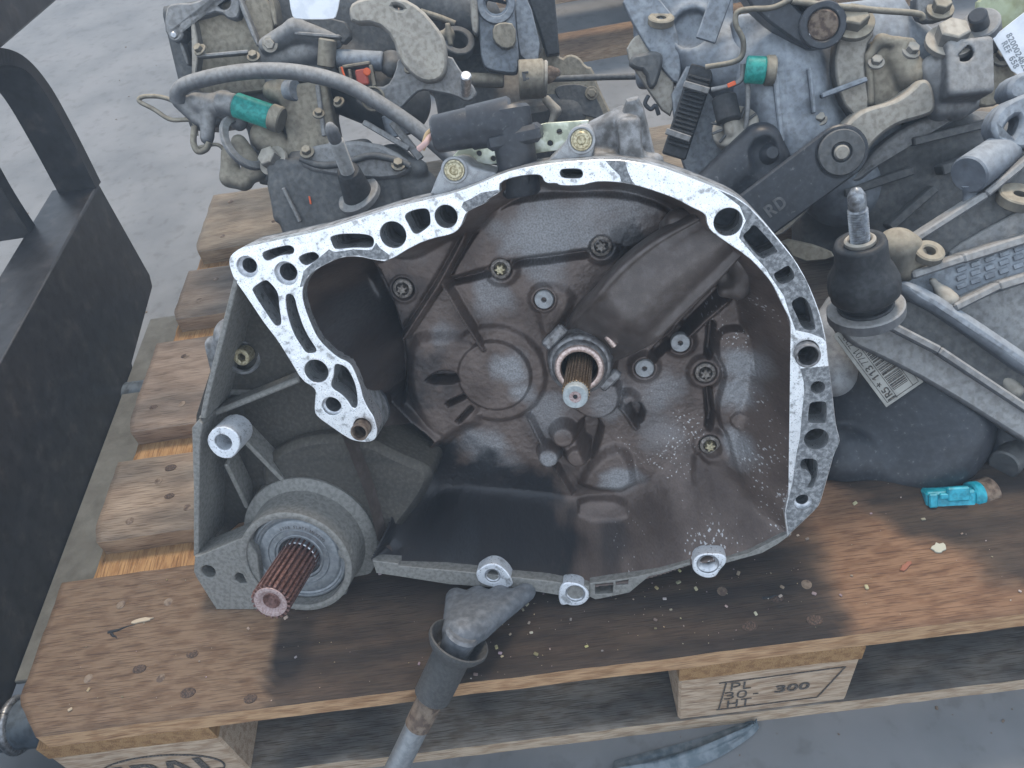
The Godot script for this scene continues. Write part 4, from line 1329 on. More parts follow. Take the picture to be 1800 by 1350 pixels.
func bell_paint(bb: Rect2) -> ImageTexture:
	# bare casting where it was rubbed, brown clutch dust elsewhere, oil at the bottom, a darker left pocket, shade painted by the fork, white bloom at the right
	var w := 900
	var h := int(w * bb.size.y / bb.size.x)
	var im := Image.create(w, h, false, Image.FORMAT_RGB8)
	var n1 := FastNoiseLite.new()
	n1.seed = 31
	n1.frequency = 0.022
	n1.fractal_octaves = 4
	var n2 := FastNoiseLite.new()
	n2.seed = 32
	n2.frequency = 0.55
	n2.fractal_octaves = 2
	var n3 := FastNoiseLite.new()
	n3.seed = 33
	n3.noise_type = FastNoiseLite.TYPE_CELLULAR
	n3.frequency = 0.27
	n3.cellular_jitter = 1.0
	# rubbed patches: centre, radius, strength
	var bare := [[Vector2(-25.5,100.9), 34.0, 1.0], [Vector2(9.7,111.6), 36.0, 0.9], [Vector2(39,103.3), 22.0, 0.7], [Vector2(-57.5,-11.9), 17.0, 1.0], [Vector2(-52.2,-32.3), 12.0, 0.9], [Vector2(-86.6,-89.4), 24.0, 0.85], [Vector2(-70.4,-100.7), 14.0, 0.6], [Vector2(26.2,-114.2), 16.0, 1.1], [Vector2(-23.6,67.4), 22.0, 0.7], [Vector2(-70,51.5), 18.0, 0.7], [Vector2(-115.5,20.3), 12.0, 0.5], [Vector2(64.9,-77.1), 22.0, 0.4], [Vector2(56.6,-36.1), 20.0, 0.7], [Vector2(19.8,-42.4), 18.0, 0.6], [Vector2(122.3,-11), 16.0, 1.2], [Vector2(122.7,-39.9), 16.0, 1.2], [Vector2(125.4,-79.9), 14.0, 1.0], [Vector2(-173.8,47.3), 18.0, 0.55], [Vector2(-32.6,-56.1), 18.0, 0.7], [Vector2(-124.3,95.8), 16.0, 0.4], [Vector2(-32.7,-90.6), 8.0, 1.0], [Vector2(-107.6,-163.9), 18.0, 0.8]]
	var oil := [[Vector2(-183.5,13.4), 60.0, 0.72], [Vector2(-171.5,-39.4), 45.0, 0.9], [Vector2(-97.4,-148.1), 52.0, 1.4], [Vector2(-53.7,-151.6), 38.0, 1.3], [Vector2(-142.5,-129.8), 50.0, 1.2], [Vector2(17.2,-157.5), 14.0, 0.7], [Vector2(42.6,85.8), 16.0, 0.8]]  # oil at the bottom, darker left pocket; last entry paints shade by the fork
	var bloom := [[Vector2(133.1,28.1), 40.0], [Vector2(144.6,-96.7), 40.0], [Vector2(99.3,-159.4), 42.0], [Vector2(69.2,-79.5), 46.0], [Vector2(61.7,-163.7), 44.0], [Vector2(130.7,-132.6), 44.0], [Vector2(153.6,-23.8), 34.0], [Vector2(113.6,25.8), 30.0]]
	for y in h:
		for x in w:
			var p := bb.position + Vector2(float(x) / w, float(y) / h) * bb.size
			var a := n1.get_noise_2dv(p)
			var f := n2.get_noise_2dv(p)
			var b := 0.0
			for e in bare:
				var d: float = p.distance_to(e[0]) / e[1]
				if d < 1.6:
					b = maxf(b, e[2] * (1.0 - smoothstep(0.3, 1.35, d + a * 0.7)))
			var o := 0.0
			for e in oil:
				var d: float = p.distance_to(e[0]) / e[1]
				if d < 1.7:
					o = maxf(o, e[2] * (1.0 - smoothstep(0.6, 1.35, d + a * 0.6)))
			var col := Vector3(0.08, 0.056, 0.046).lerp(Vector3(0.135, 0.1, 0.084), clampf(0.5 + a * 1.3, 0.0, 1.0))
			col = col.lerp(Vector3(0.29, 0.29, 0.295), clampf(b * (0.8 + f * 0.35), 0.0, 0.9))
			col *= 1.0 + f * 0.16
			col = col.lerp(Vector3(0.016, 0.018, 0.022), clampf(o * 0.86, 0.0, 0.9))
			var s := 0.0
			for e in bloom:
				var d: float = p.distance_to(e[0]) / e[1]
				if d < 1.0:
					s = maxf(s, 1.0 - d)
			if s > 0.0:
				var cell := n3.get_noise_2dv(p)
				if cell < -0.9 + minf(s, 0.5) * 0.16 + a * 0.22:
					col = col.lerp(Vector3(0.6, 0.6, 0.6), 0.9)
			im.set_pixel(x, y, Color(clampf(col.x, 0, 1), clampf(col.y, 0, 1), clampf(col.z, 0, 1)).linear_to_srgb())
	return ImageTexture.create_from_image(im)

func build_bell_edge(g: Node3D) -> void:
	# lower rim of the bell with three threaded lugs
	var a := Acc.new()
	plate(a, pl([-178.9,-151.1,-157,-154.5,-156.3,-156.7,-118.2,-160.6,-92.7,-163.4,-62.4,-167.5,-35.2,-171,-24.6,-172.7,-0.4,-176.4,-1,-188.1,-13.1,-189.3,-25.5,-185.5,-45.3,-181.7,-62.6,-179.5,-115.6,-175.2,-157.9,-167.4,-177.5,-164]), [], 0, -18, 0.7)
	part(g, "lower_rim", a, M.rim)
	a = Acc.new()
	plate(a, pl([-0.3,-174.8,31.3,-169.8,56,-163.2,79.9,-154.2,79.9,-157.4,56,-165.9,47.5,-168.1,31.2,-184,3.9,-190.9,-1,-188.1]), [pl([4.2,-175.9,18.9,-174.2,18,-184.7,3.7,-185.3]), pl([20.7,-173.6,31.2,-171.4,30.6,-175.8,21,-176.9])], -2, -16, 0.5)
	part(g, "rim_bracket", a, M.rim)
	a = Acc.new()
	plate(a, pl([105.9,-151.1,123.9,-145.9,152,-128.7,155.3,-128.7,145.6,-137.8,134.1,-145.9,117.1,-151.6,106,-155.3]), [], -1, -16, 0.5)
	part(g, "rim_corner", a, M.rim)
	a = Acc.new()
	plate(a, pl([1.5,-174.8,30.8,-170.9,30.4,-182.4,4,-188.1]), [], -13, -16, 0.2)
	part(g, "bracket_back", a, M.rim)
	var lug := func(out: PackedVector2Array, c: Vector2, r: float) -> void:
		var b := Acc.new()
		plate(b, chaikin(out, 2), [circle(c, r + 1.6, 30)], 2.0, -10, 0.8)
		var lg := part(g, "threaded_lug", b, M.tab)
		b = Acc.new()
		var prof := PackedVector2Array([Vector2(r + 1.7, 1.9), Vector2(r + 1.5, 0.6), Vector2(r + 0.6, 0.0)])
		for i in 5:
			prof.append(Vector2(r - 0.6, -0.8 - i * 2.0))
			prof.append(Vector2(r + 0.4, -1.8 - i * 2.0))
		prof.append(Vector2(r, -11))
		prof.append(Vector2(0, -11))
		lathe(b, Vector3(c.x, c.y, 0), Vector3(0, 0, 1), prof, 30)
		part(lg, "thread", b, M.steel)
	lug.call(pl([-92.9,-162.3,-87.8,-157.4,-81.5,-153.5,-74.8,-153.3,-69.4,-156.9,-64.2,-164.2,-61.7,-178,-89.6,-174.7]), Vector2(-78.5,-165), 4.6)
	lug.call(pl([-25.5,-179.8,-22.1,-172.4,-16.3,-171,-7.5,-172.9,-2.1,-178.7,-0.7,-183.7,-2.7,-189.6,-8.7,-194.1,-17.8,-194.2,-18.5,-192.7,-24.4,-194.3,-26,-187.8]), Vector2(-12.1,-182.2), 6.0)
	lug.call(pl([80.9,-154.6,82.8,-148,88.2,-144.3,95.1,-144.4,103.5,-144.4,107.3,-148.1,106.6,-153.7,102.1,-159.3,99,-165.9,92,-167.3,85.1,-164,81.6,-159.3]), Vector2(93,-153.8), 6.6)

func build_shafts(g: Node3D) -> void:
	# input shaft, straight down local z
	var z := Vector3(0, 0, 1)
	var a := Acc.new()
	lathe(a, Vector3.ZERO, z, PackedVector2Array([Vector2(27, -64), Vector2(26, -52), Vector2(24.4, -50), Vector2(24.4, -41), Vector2(23.8, -39.5), Vector2(22.6, -38.6), Vector2(21.6, -38.2), Vector2(21.2, -36.0), Vector2(20.4, -34.2), Vector2(19.2, -33.2)]), 48)
	part(g, "release_bearing", a, M.worn)
	a = Acc.new()
	lathe(a, Vector3.ZERO, z, PackedVector2Array([Vector2(19.2, -33.4), Vector2(18.6, -31.6), Vector2(17.6, -30.6), Vector2(16.0, -30.3), Vector2(14.6, -30.6), Vector2(14.1, -31.4), Vector2(14.0, -36)]), 48)
	part(g, "bearing_face", a, M.copper)
	a = Acc.new()
	lathe(a, Vector3.ZERO, z, PackedVector2Array([Vector2(14.2, -34), Vector2(14.0, -60), Vector2(11.8, -60), Vector2(11.8, -44), Vector2(11.2, -43.4), Vector2(11.0, -60), Vector2(0, -60)]), 40)
	part(g, "guide_tube", a, M.black)
	a = Acc.new()
	plate(a, star(Vector2.ZERO, 10.0, 8.7, 26, 0.42), [], 16.0, -60, 0.3)
	part(g, "input_spline", a, M.bronze_spline)
	a = Acc.new()
	lathe(a, Vector3.ZERO, z, PackedVector2Array([Vector2(9.0, 14), Vector2(9.0, 21.5), Vector2(8.4, 22.6), Vector2(4.0, 22.7), Vector2(3.6, 22.4), Vector2(2.4, 20.0), Vector2(1.2, 17.0), Vector2(0, 17)]), 36)
	var tip := part(g, "input_shaft_end", a, M.grey_end)
	a = Acc.new()
	lathe(a, Vector3.ZERO, z, PackedVector2Array([Vector2(4.3, 22.75), Vector2(3.2, 22.9), Vector2(2.0, 22.2), Vector2(0, 21.9)]), 24)
	part(tip, "centre_hole", a, M.shaft_end)
	a = Acc.new()
	lathe(a, Vector3.ZERO, z, PackedVector2Array([Vector2(1.7, 22.0), Vector2(1.4, 22.6), Vector2(0, 22.5)]), 16)
	part(tip, "centre_mark", a, M.dark)
	# clips that hold the bearing to the fork
	a = Acc.new()
	rod(a, Vector3(21.5,22.7,-41), Vector3(27.6,13.7,-41), 2.6, 2.6, 0.8, 14)
	part(g, "clip", a, M.copper)
	a = Acc.new()
	box(a, Vector3(-18.2,22.9,-43), Vector3(22, 9, 6), Basis(z, 0.75), 1.5)
	part(g, "bearing_ear", a, M.worn)
	a = Acc.new()
	box(a, Vector3(22.4,-14.5,-43), Vector3(20, 8, 6), Basis(z, 0.75), 1.5)
	part(g, "bearing_ear", a, M.worn)
	# clutch fork: pressed steel arm from the bearing to the window in the wall
	a = Acc.new()
	var l := spline(pv([-10.8,24,-58,-1,41.2,-46,15.5,62,-24,31.8,80.6,-20,56.1,98.7,-20,86.8,112.6,-24]), 5)
	var r := spline(pv([19.8,-6.9,-58,39.7,4.4,-46,58.4,22.5,-24,79.7,44.6,-20,104.2,68.4,-20,125.1,90.5,-24]), 5)
	var rows := []
	for i in l.size():
		var row := PackedVector3Array()
		var t0 := float(i) / (l.size() - 1)
		for e in [[0.0, -18.0], [0.0, -2.0], [0.02, 2.0], [0.05, 4.0], [0.09, 3.0], [0.14, 1.0], [0.22, 5.0], [0.34, 9.0], [0.48, 11.5], [0.62, 11.0], [0.74, 7.5], [0.82, 3.0], [0.88, 1.2], [0.93, 3.4], [0.96, 3.8], [0.985, 2.0], [1.0, -2.0], [1.0, -18.0]]:
			var q := l[i].lerp(r[i], e[0])
			var hump: float = e[1]
			if hump > 4.5:
				hump = lerpf(hump * 0.35, hump, smoothstep(0.12, 0.4, t0))
			# a dimple pressed outwards near the bearing
			hump += 4.0 * exp(-pow((t0 - 0.4) / 0.09, 2.0) - pow((float(e[0]) - 0.5) / 0.12, 2.0))
			row.append(q + Vector3(0, 0, hump))
		rows.append(row)
	skin(a, rows, false)
	part(g, "clutch_fork", a, M.brown)
	# rubber boot where the fork leaves the bell
	a = Acc.new()
	cast(a, [["c", Vector3(75.4,105.4,-44), Vector3(101.3,99.7,-44), 9.0, 10.0], ["c", Vector3(101.3,99.7,-44), Vector3(123.5,69.3,-44), 10.0, 10.0], ["c", Vector3(123.7,68.8,-46), Vector3(119.9,52.8,-46), 10.0, 7.0], ["c", Vector3(120.2,52.2,-48), Vector3(108.8,51,-48), 7.0, 5.0], ["c", Vector3(68.5,100.9,-52), Vector3(77.6,105.7,-46), 6.0, 8.0], ["c", Vector3(93.3,101.4,-38), Vector3(118.7,73.2,-38), 5.0, 5.0], ["b", Vector3(109,78.9,-60), Vector3(26, 20, 14), 8.0, Basis(z, -0.8)]], 2.6, 5.0)
	part(g, "fork_boot", a, M.brown)

func build_diff(g: Node3D) -> void:
	var z := Vector3(0, 0, 1)
	var ax := Vector3(-242.5,-148.3,8)
	# differential housing: seal carrier, collar and body
	var a := Acc.new()
	lathe(a, Vector3(ax.x, ax.y, 0), z, PackedVector2Array([Vector2(40, -10), Vector2(41.5, -6), Vector2(42.5, 7.2), Vector2(43.4, 8), Vector2(47.4, 8), Vector2(48.3, 7.2), Vector2(48.8, -6), Vector2(49.4, -20), Vector2(50.5, -24), Vector2(58.5, -26.5), Vector2(60.2, -28), Vector2(61, -40), Vector2(64, -75), Vector2(68, -110)]), 64)
	part(g, "seal_carrier", a, M.rim)
	a = Acc.new()
	var c := Vector3(ax.x, ax.y, 0)
	cast(a, [["y", c + Vector3(0, 0, -125), c + Vector3(0, 0, -29), 61.5, 6.0],
		["c", c + Vector3(10, 26, -98), Vector3(-210.3,-142.3,-104), 62.0, 50.0],
		
		["b", Vector3(-269,-96.5,-88), Vector3(56, 40, 22), 10.0, Basis(z, 0.0)],
		["c", Vector3(-217.9,-176.6,-60), Vector3(-176.1,-123.6,-70), 16.0, 26.0],
		["c", Vector3(-218.9,-136.2,-48), Vector3(-201.8,-170.6,-60), 12.0, 16.0]], 3.2, 10.0)
	part(g, "differential_housing", a, M.sandy)
	a = Acc.new()
	plate(a, chaikin(pl([-277.5,-73.9,-238.9,-53.5,-203.6,-50.3,-175.2,-55.2,-153.2,-70.3,-123.3,-84.7,-135.2,-109.2,-160,-138.4,-187.1,-170,-211.2,-177,-235,-140.6,-278.6,-122.9]), 2), [], -30, -110, 6.0)
	part(g, "housing_shoulder", a, M.sandy)
	# seal and bearing inside the carrier
	a = Acc.new()
	lathe(a, c, z, PackedVector2Array([Vector2(41.6, -4), Vector2(41, -1.5), Vector2(39.6, -0.6), Vector2(38.4, -0.8), Vector2(37.6, -2.2), Vector2(36.0, -2.6), Vector2(34.8, -1.4), Vector2(33.8, -1.0), Vector2(27, -1.0), Vector2(26.4, -1.6), Vector2(25.8, -1.0), Vector2(21.5, -1.2), Vector2(21.0, -2.0), Vector2(20.2, -1.4), Vector2(18.6, -1.6), Vector2(18.2, -3.0), Vector2(18, -14)]), 64)
	var shield := part(g, "bearing_shield", a, M.shield)
	a = Acc.new()
	lathe(a, c, z, PackedVector2Array([Vector2(18.1, -6), Vector2(14.6, -9), Vector2(14.4, 1.0), Vector2(14.9, 1.6), Vector2(15.6, 1.0), Vector2(15.8, -8)]), 48)
	part(g, "bearing_inner_ring", a, M.steel)
	# raised print round the shield
	var word := "6208 SLATE MEXICO"
	for i in word.length():
		if word[i] == " ":
			continue
		var t := 1.95 - i * 0.085
		var u := Vector3(sin(t), -cos(t), 0)
		letters(shield, "shield_print", word[i], 2.6, c + Vector3(cos(t), sin(t), 0) * 29.0 + Vector3(0, 0, -0.85), Basis(u, Vector3(cos(t), sin(t), 0), z), M.worn, 0.2)
	# output shaft with coarse splines
	a = Acc.new()
	plate(a, star(Vector2(ax.x, ax.y), 15.8, 12.4, 22, 0.42), [circle(Vector2(ax.x, ax.y), 9.8, 30)], 60, -14, 0.35)
	part(g, "output_spline", a, M.rust_shaft)
	a = Acc.new()
	lathe(a, c, z, PackedVector2Array([Vector2(13.4, 59.8), Vector2(13.2, 60.5), Vector2(10.8, 60.9), Vector2(9.4, 60.4), Vector2(8.4, 58.6), Vector2(7.4, 57.8), Vector2(7.0, 57.9), Vector2(5.4, 53.5), Vector2(2.2, 51), Vector2(0, 51)]), 44)
	var tip := part(g, "output_shaft_end", a, M.shaft_end)
	a = Acc.new()
	lathe(a, c, z, PackedVector2Array([Vector2(7.1, 57.6), Vector2(7.0, 58.3), Vector2(6.2, 58.5), Vector2(5.2, 57.0), Vector2(3.0, 54.2), Vector2(0, 54.0)]), 32)
	part(tip, "centre_hole", a, M.rust_shaft)
	# small round pip on the collar
	a = Acc.new()
	rod(a, Vector3(-211.2,-158.7,-24), Vector3(-198.9,-140,4), 6.3, 5.8, 1.2, 20)
	part(g, "pip", a, M.rim)
	# flat foot at the lower left
	a = Acc.new()
	plate(a, pl([-332.1,-142.8,-326.6,-141.6,-282.7,-123.9,-275.4,-141.2,-277.1,-158.2,-279.3,-178.5,-287.6,-197.4,-325.5,-197.8,-336,-164.7,-337,-158.3]), [circle(Vector2(-323.4,-158.3), 6.2, 26), pl([-300.5,-162.3,-296.8,-159.4,-293.1,-161.1,-291,-170.3,-297.2,-170.4,-300.5,-166.9])], 6, -22, 0.9)
	plate(a, pl([-289.1,-190.3,-252.5,-198.3,-224.3,-198,-210.2,-189.7,-215.7,-178.1,-269.1,-178.4]), [], -6, -26, 0.9)
	plate(a, pl([-339.7,-153.1,-287.7,-133.2,-292.5,-203.9,-334.4,-207.3,-346,-167.9]), [], -22.2, -24, 0.2)
	part(g, "foot_plate", a, M.rim)
	# side web seen edge-on, with ribs
	a = Acc.new()
	plate(a, pl([-245.3,94.3,-242.3,91.6,-287.2,-0.1,-295.5,-18.3,-299.8,-18.2,-291.9,0.1]), [], 0, -85, 0.8)
	plate(a, pl([-307.3,-25,-299.8,-18.2,-297.3,-21.8,-302.2,-34.1,-314.6,-80.5,-331.2,-145.5,-335.9,-145.5,-319.6,-80.4]), [], 2, -85, 0.8)
	part(g, "side_web", a, M.rim)
	a = Acc.new()
	for e in [[Vector3(-314.2,-28.9,-22), Vector3(-222.4,2.3,-24), 5.0], [Vector3(-276.4,-43.7,-14), Vector3(-253,-98.5,-30), 4.0], [Vector3(-296.5,-64.1,-14), Vector3(-296.1,-115.8,-30), 4.0], [Vector3(-306.3,-14.1,-44), Vector3(-261.3,-16.7,-44), 5.0]]:
		bar(a, e[0] - z * 11.0, e[1] - z * 11.0, z, 22.0, e[2], 1.2)
		part(g, "rib", a, M.rim)
		a = Acc.new()
	a = Acc.new()
	plate(a, pl([-330.6,-35.2,-267.3,77,-227.4,7.6,-202.3,-44.4,-193.1,-109.7,-315.9,-142.8,-367,-182.2]), [], -46, -52, 0.3)
	part(g, "web_floor", a, M.sandy)
	a = Acc.new()
	cast(a, [["c", Vector3(-289.5,29.5,-62), Vector3(-256.3,42.9,-62), 16.0, 14.0], ["c", Vector3(-259.5,23.8,-60), Vector3(-236.7,12.8,-60), 12.0, 14.0], ["b", Vector3(-282,2.1,-66), Vector3(36, 26, 8), 6.0]], 3.2, 8.0)
	part(g, "plug_boss", a, M.cast)
	a = Acc.new()
	var oc := Vector2(-285,-39.1)
	plate(a, chaikin(pl([-295.7,-33.3,-287.8,-24.6,-275.7,-23.9,-267.9,-31.6,-268.7,-41.5,-277.2,-51.5,-285.6,-52.3,-292.1,-48.6,-296.1,-40.9]), 1), [circle(Vector2(-282.7,-37.7), 7.0, 30)], 4, -20, 0.8)
	part(g, "bolt_boss", a, M.tab)
	# drain plug with a hexagon socket
	a = Acc.new()
	a.xf = Transform3D(Basis(), Vector3(-271.6,19.9,-38))
	plate(a, circle(Vector2.ZERO, 7.2, 28), [hexa(Vector2.ZERO, 3.4, 0.3)], 5, -6, 0.9)
	part(g, "drain_plug", a, M.brass)
	a = Acc.new()
	ring(a, Vector3(-279.4,13.5,-52), Vector3(-273,17.7,-40), 14.0, 10.5, 2.0)
	part(g, "plug_seat", a, M.cast)

func build_top_fittings(g: Node3D) -> void:
	var z := Vector3(0, 0, 1)
	# ears cast on the outside of the bell with hollow screws
	for e in [[chaikin(pl([-98.5,136.6,-89.9,152.6,-84,160.7,-75.6,163.6,-68.6,161.9,-63.6,156.2,-42.9,150.8,-61.6,144.8]), 1), Vector3(-76.9,156,-20)], [chaikin(pl([-15,155,-2.6,164.6,3.7,172.3,8.5,177.1,15.5,178.4,19.8,174,20.4,164.4,17.3,155.7,2.6,155.2]), 1), Vector3(11.9,169.5,-20)]]:
		var a := Acc.new()
		plate(a, e[0], [], -20, -50, 1.2)
		var c: Vector3 = e[1]
		ring(a, c + z * -1, c + z * 1.6, 9.4, 7.4, 0.5)
		var ear := part(g, "bolt_ear", a, M.cast_light)
		a = Acc.new()
		lathe(a, c, z, PackedVector2Array([Vector2(7.3, 0.2), Vector2(7.0, 1.2), Vector2(6.0, 1.4), Vector2(5.6, 2.6), Vector2(4.6, 3.2), Vector2(3.2, 3.0), Vector2(2.6, 1.0), Vector2(0, 1.0)]), 28)
		part(ear, "ear_screw", a, M.brass)
	# perforated yellow zinc bracket behind the sensor
	var holes := []
	for p in [Vector2(-63.2,163), Vector2(-49.7,170.2), Vector2(-53.3,158.6), Vector2(-18.5,171.8), Vector2(-4.7,173.4), Vector2(-11.7,166.2)]:
		holes.append(circle(p, 2.0, 18))
	var a := Acc.new()
	plate(a, pl([-86.2,159.8,-75.1,168.6,-54.6,174.1,-36,176.6,-13.5,180.2,16.3,179.8,13.7,167,1.3,161.3,-23.1,160,-44,156,-55.8,154.4,-68.8,157.8]), holes, -46, -48, 0.4)
	part(g, "zinc_bracket", a, M.zinc_yellow)
	# reinforcement and mounting rib at the top right
	a = Acc.new()
	plate(a, pl([32.2,153.5,29.9,171.3,38,180.8,42.7,191.2,50.7,192.4,54.3,185.1,61.2,153.7,56.4,150.2]), [], -40, -58, 1.6)
	part(g, "mount_rib", a, M.cast)
	a = Acc.new()
	cast(a, [["b", Vector3(27.9,169.1,-52), Vector3(24, 12, 12), 6.0, Basis(z, 0.35)], ["c", Vector3(18.4,168.1,-50), Vector3(39.9,179.9,-50), 9.0, 7.0], ["b", Vector3(44.4,163.8,-36), Vector3(8, 17, 10), 3.0, Basis(z, 0.06)], ["c", Vector3(19.1,152.9,-40), Vector3(60.3,148.4,-40), 8.0, 7.0]], 2.4, 4.0)
	part(g, "mount_boss", a, M.cast)
	# crank sensor: black body through the housing, plug on its side, cut wires
	a = Acc.new()
	rod(a, Vector3(-32.2,133.6,-28), Vector3(-37.6,194.4,-34), 13.5, 15.0, 2.5, 32)
	box(a, Vector3(-34.2,174.2,-30), Vector3(38, 12, 24), Basis(z, 0.12), 3.0)
	rod(a, Vector3(-28.2,152.1,-20), Vector3(-30.2,136.8,-20), 5.0, 4.0, 1.0, 16)
	part(g, "sensor_body", a, M.black)
	a = Acc.new()
	rod(a, Vector3(-34.5,185.2,-34), Vector3(-66.6,182,-30), 16.0, 15.0, 2.0, 32)
	part(g, "sensor_socket", a, M.black)
	a = Acc.new()
	rod(a, Vector3(-60.9,182.7,-30), Vector3(-91,180.1,-26), 13.8, 12.8, 2.5, 32)
	var plug := part(g, "sensor_plug", a, M.black)
	for e in [[spline(pv([-88.9,184.1,-26,-93.7,180.9,-24,-95.9,175.9,-22,-98.1,171.4,-20]), 5), M.wire_tan], [spline(pv([-88.4,181.2,-24,-92.3,178.7,-22,-94.6,175.5,-18,-100.4,171.9,-20]), 5), M.wire_pink]]:
		a = Acc.new()
		tube(a, e[0], 2.1, 8)
		part(plug, "cut_wire", a, e[1])
	a = Acc.new()
	rod(a, Vector3(-29.8,134.8,-22), Vector3(-31.2,147.4,-22), 5.5, 5.5, 1.0, 16)
	box(a, Vector3(-37.1,142.1,-24), Vector3(16, 8, 10), Basis(z, 0.2), 1.0)
	part(g, "sensor_tip", a, M.black)

# ---------- the gearboxes behind ----------
func slab(g: Node3D, called: String, p: PackedVector2Array, front: float, back: float, m: Material, holes := [], bev := 1.5, soft := 1) -> MeshInstance3D:
	var a := Acc.new()
	plate(a, chaikin(p, soft), holes, front, back, bev)
	return part(g, called, a, m)

func stick(g: Node3D, called: String, p: Vector3, q: Vector3, r: float, m: Material, r1 := -1.0) -> void:
	var a := Acc.new()
	rod(a, p, q, r, r1, minf(1.5, r * 0.2), 26)
	part(g, called, a, m)

func pipe(g: Node3D, called: String, p: PackedVector3Array, r: float, m: Material) -> void:
	var a := Acc.new()
	tube(a, spline(p, 7), r, 12)
	part(g, called, a, m)

func melt_part(g: Node3D, called: String, pieces: Array, cell: float, k: float, m: Material) -> void:
	var a := Acc.new()
	cast(a, pieces, cell, k)
	part(g, called, a, m)

func washer(g: Node3D, called: String, c: Vector3, axis: Vector3, ro: float, ri: float, h: float, m: Material) -> void:
	var a := Acc.new()
	axis = axis.normalized()
	ring(a, c - axis * h * 0.5, c + axis * h * 0.5, ro, ri, minf(1.2, h * 0.25))
	part(g, called, a, m)

func threaded(g: Node3D, called: String, p: Vector3, q: Vector3, r: float, m: Material) -> void:
	var a := Acc.new()
	var l := p.distance_to(q)
	var prof := PackedVector2Array([Vector2(0, 0), Vector2(r * 0.9, 0)])
	var n := int(l * 0.68 / 2.0)
	for i in n:
		prof.append(Vector2(r, i * 2.0 + 0.6))
		prof.append(Vector2(r * 0.8, i * 2.0 + 1.6))
	prof.append(Vector2(r * 0.88, l * 0.7))
	prof.append(Vector2(r * 0.88, l * 0.86))
	prof.append(Vector2(r * 0.5, l * 0.97))
	prof.append(Vector2(0, l))
	lathe(a, p, q - p, prof, 24)
	part(g, called, a, m)

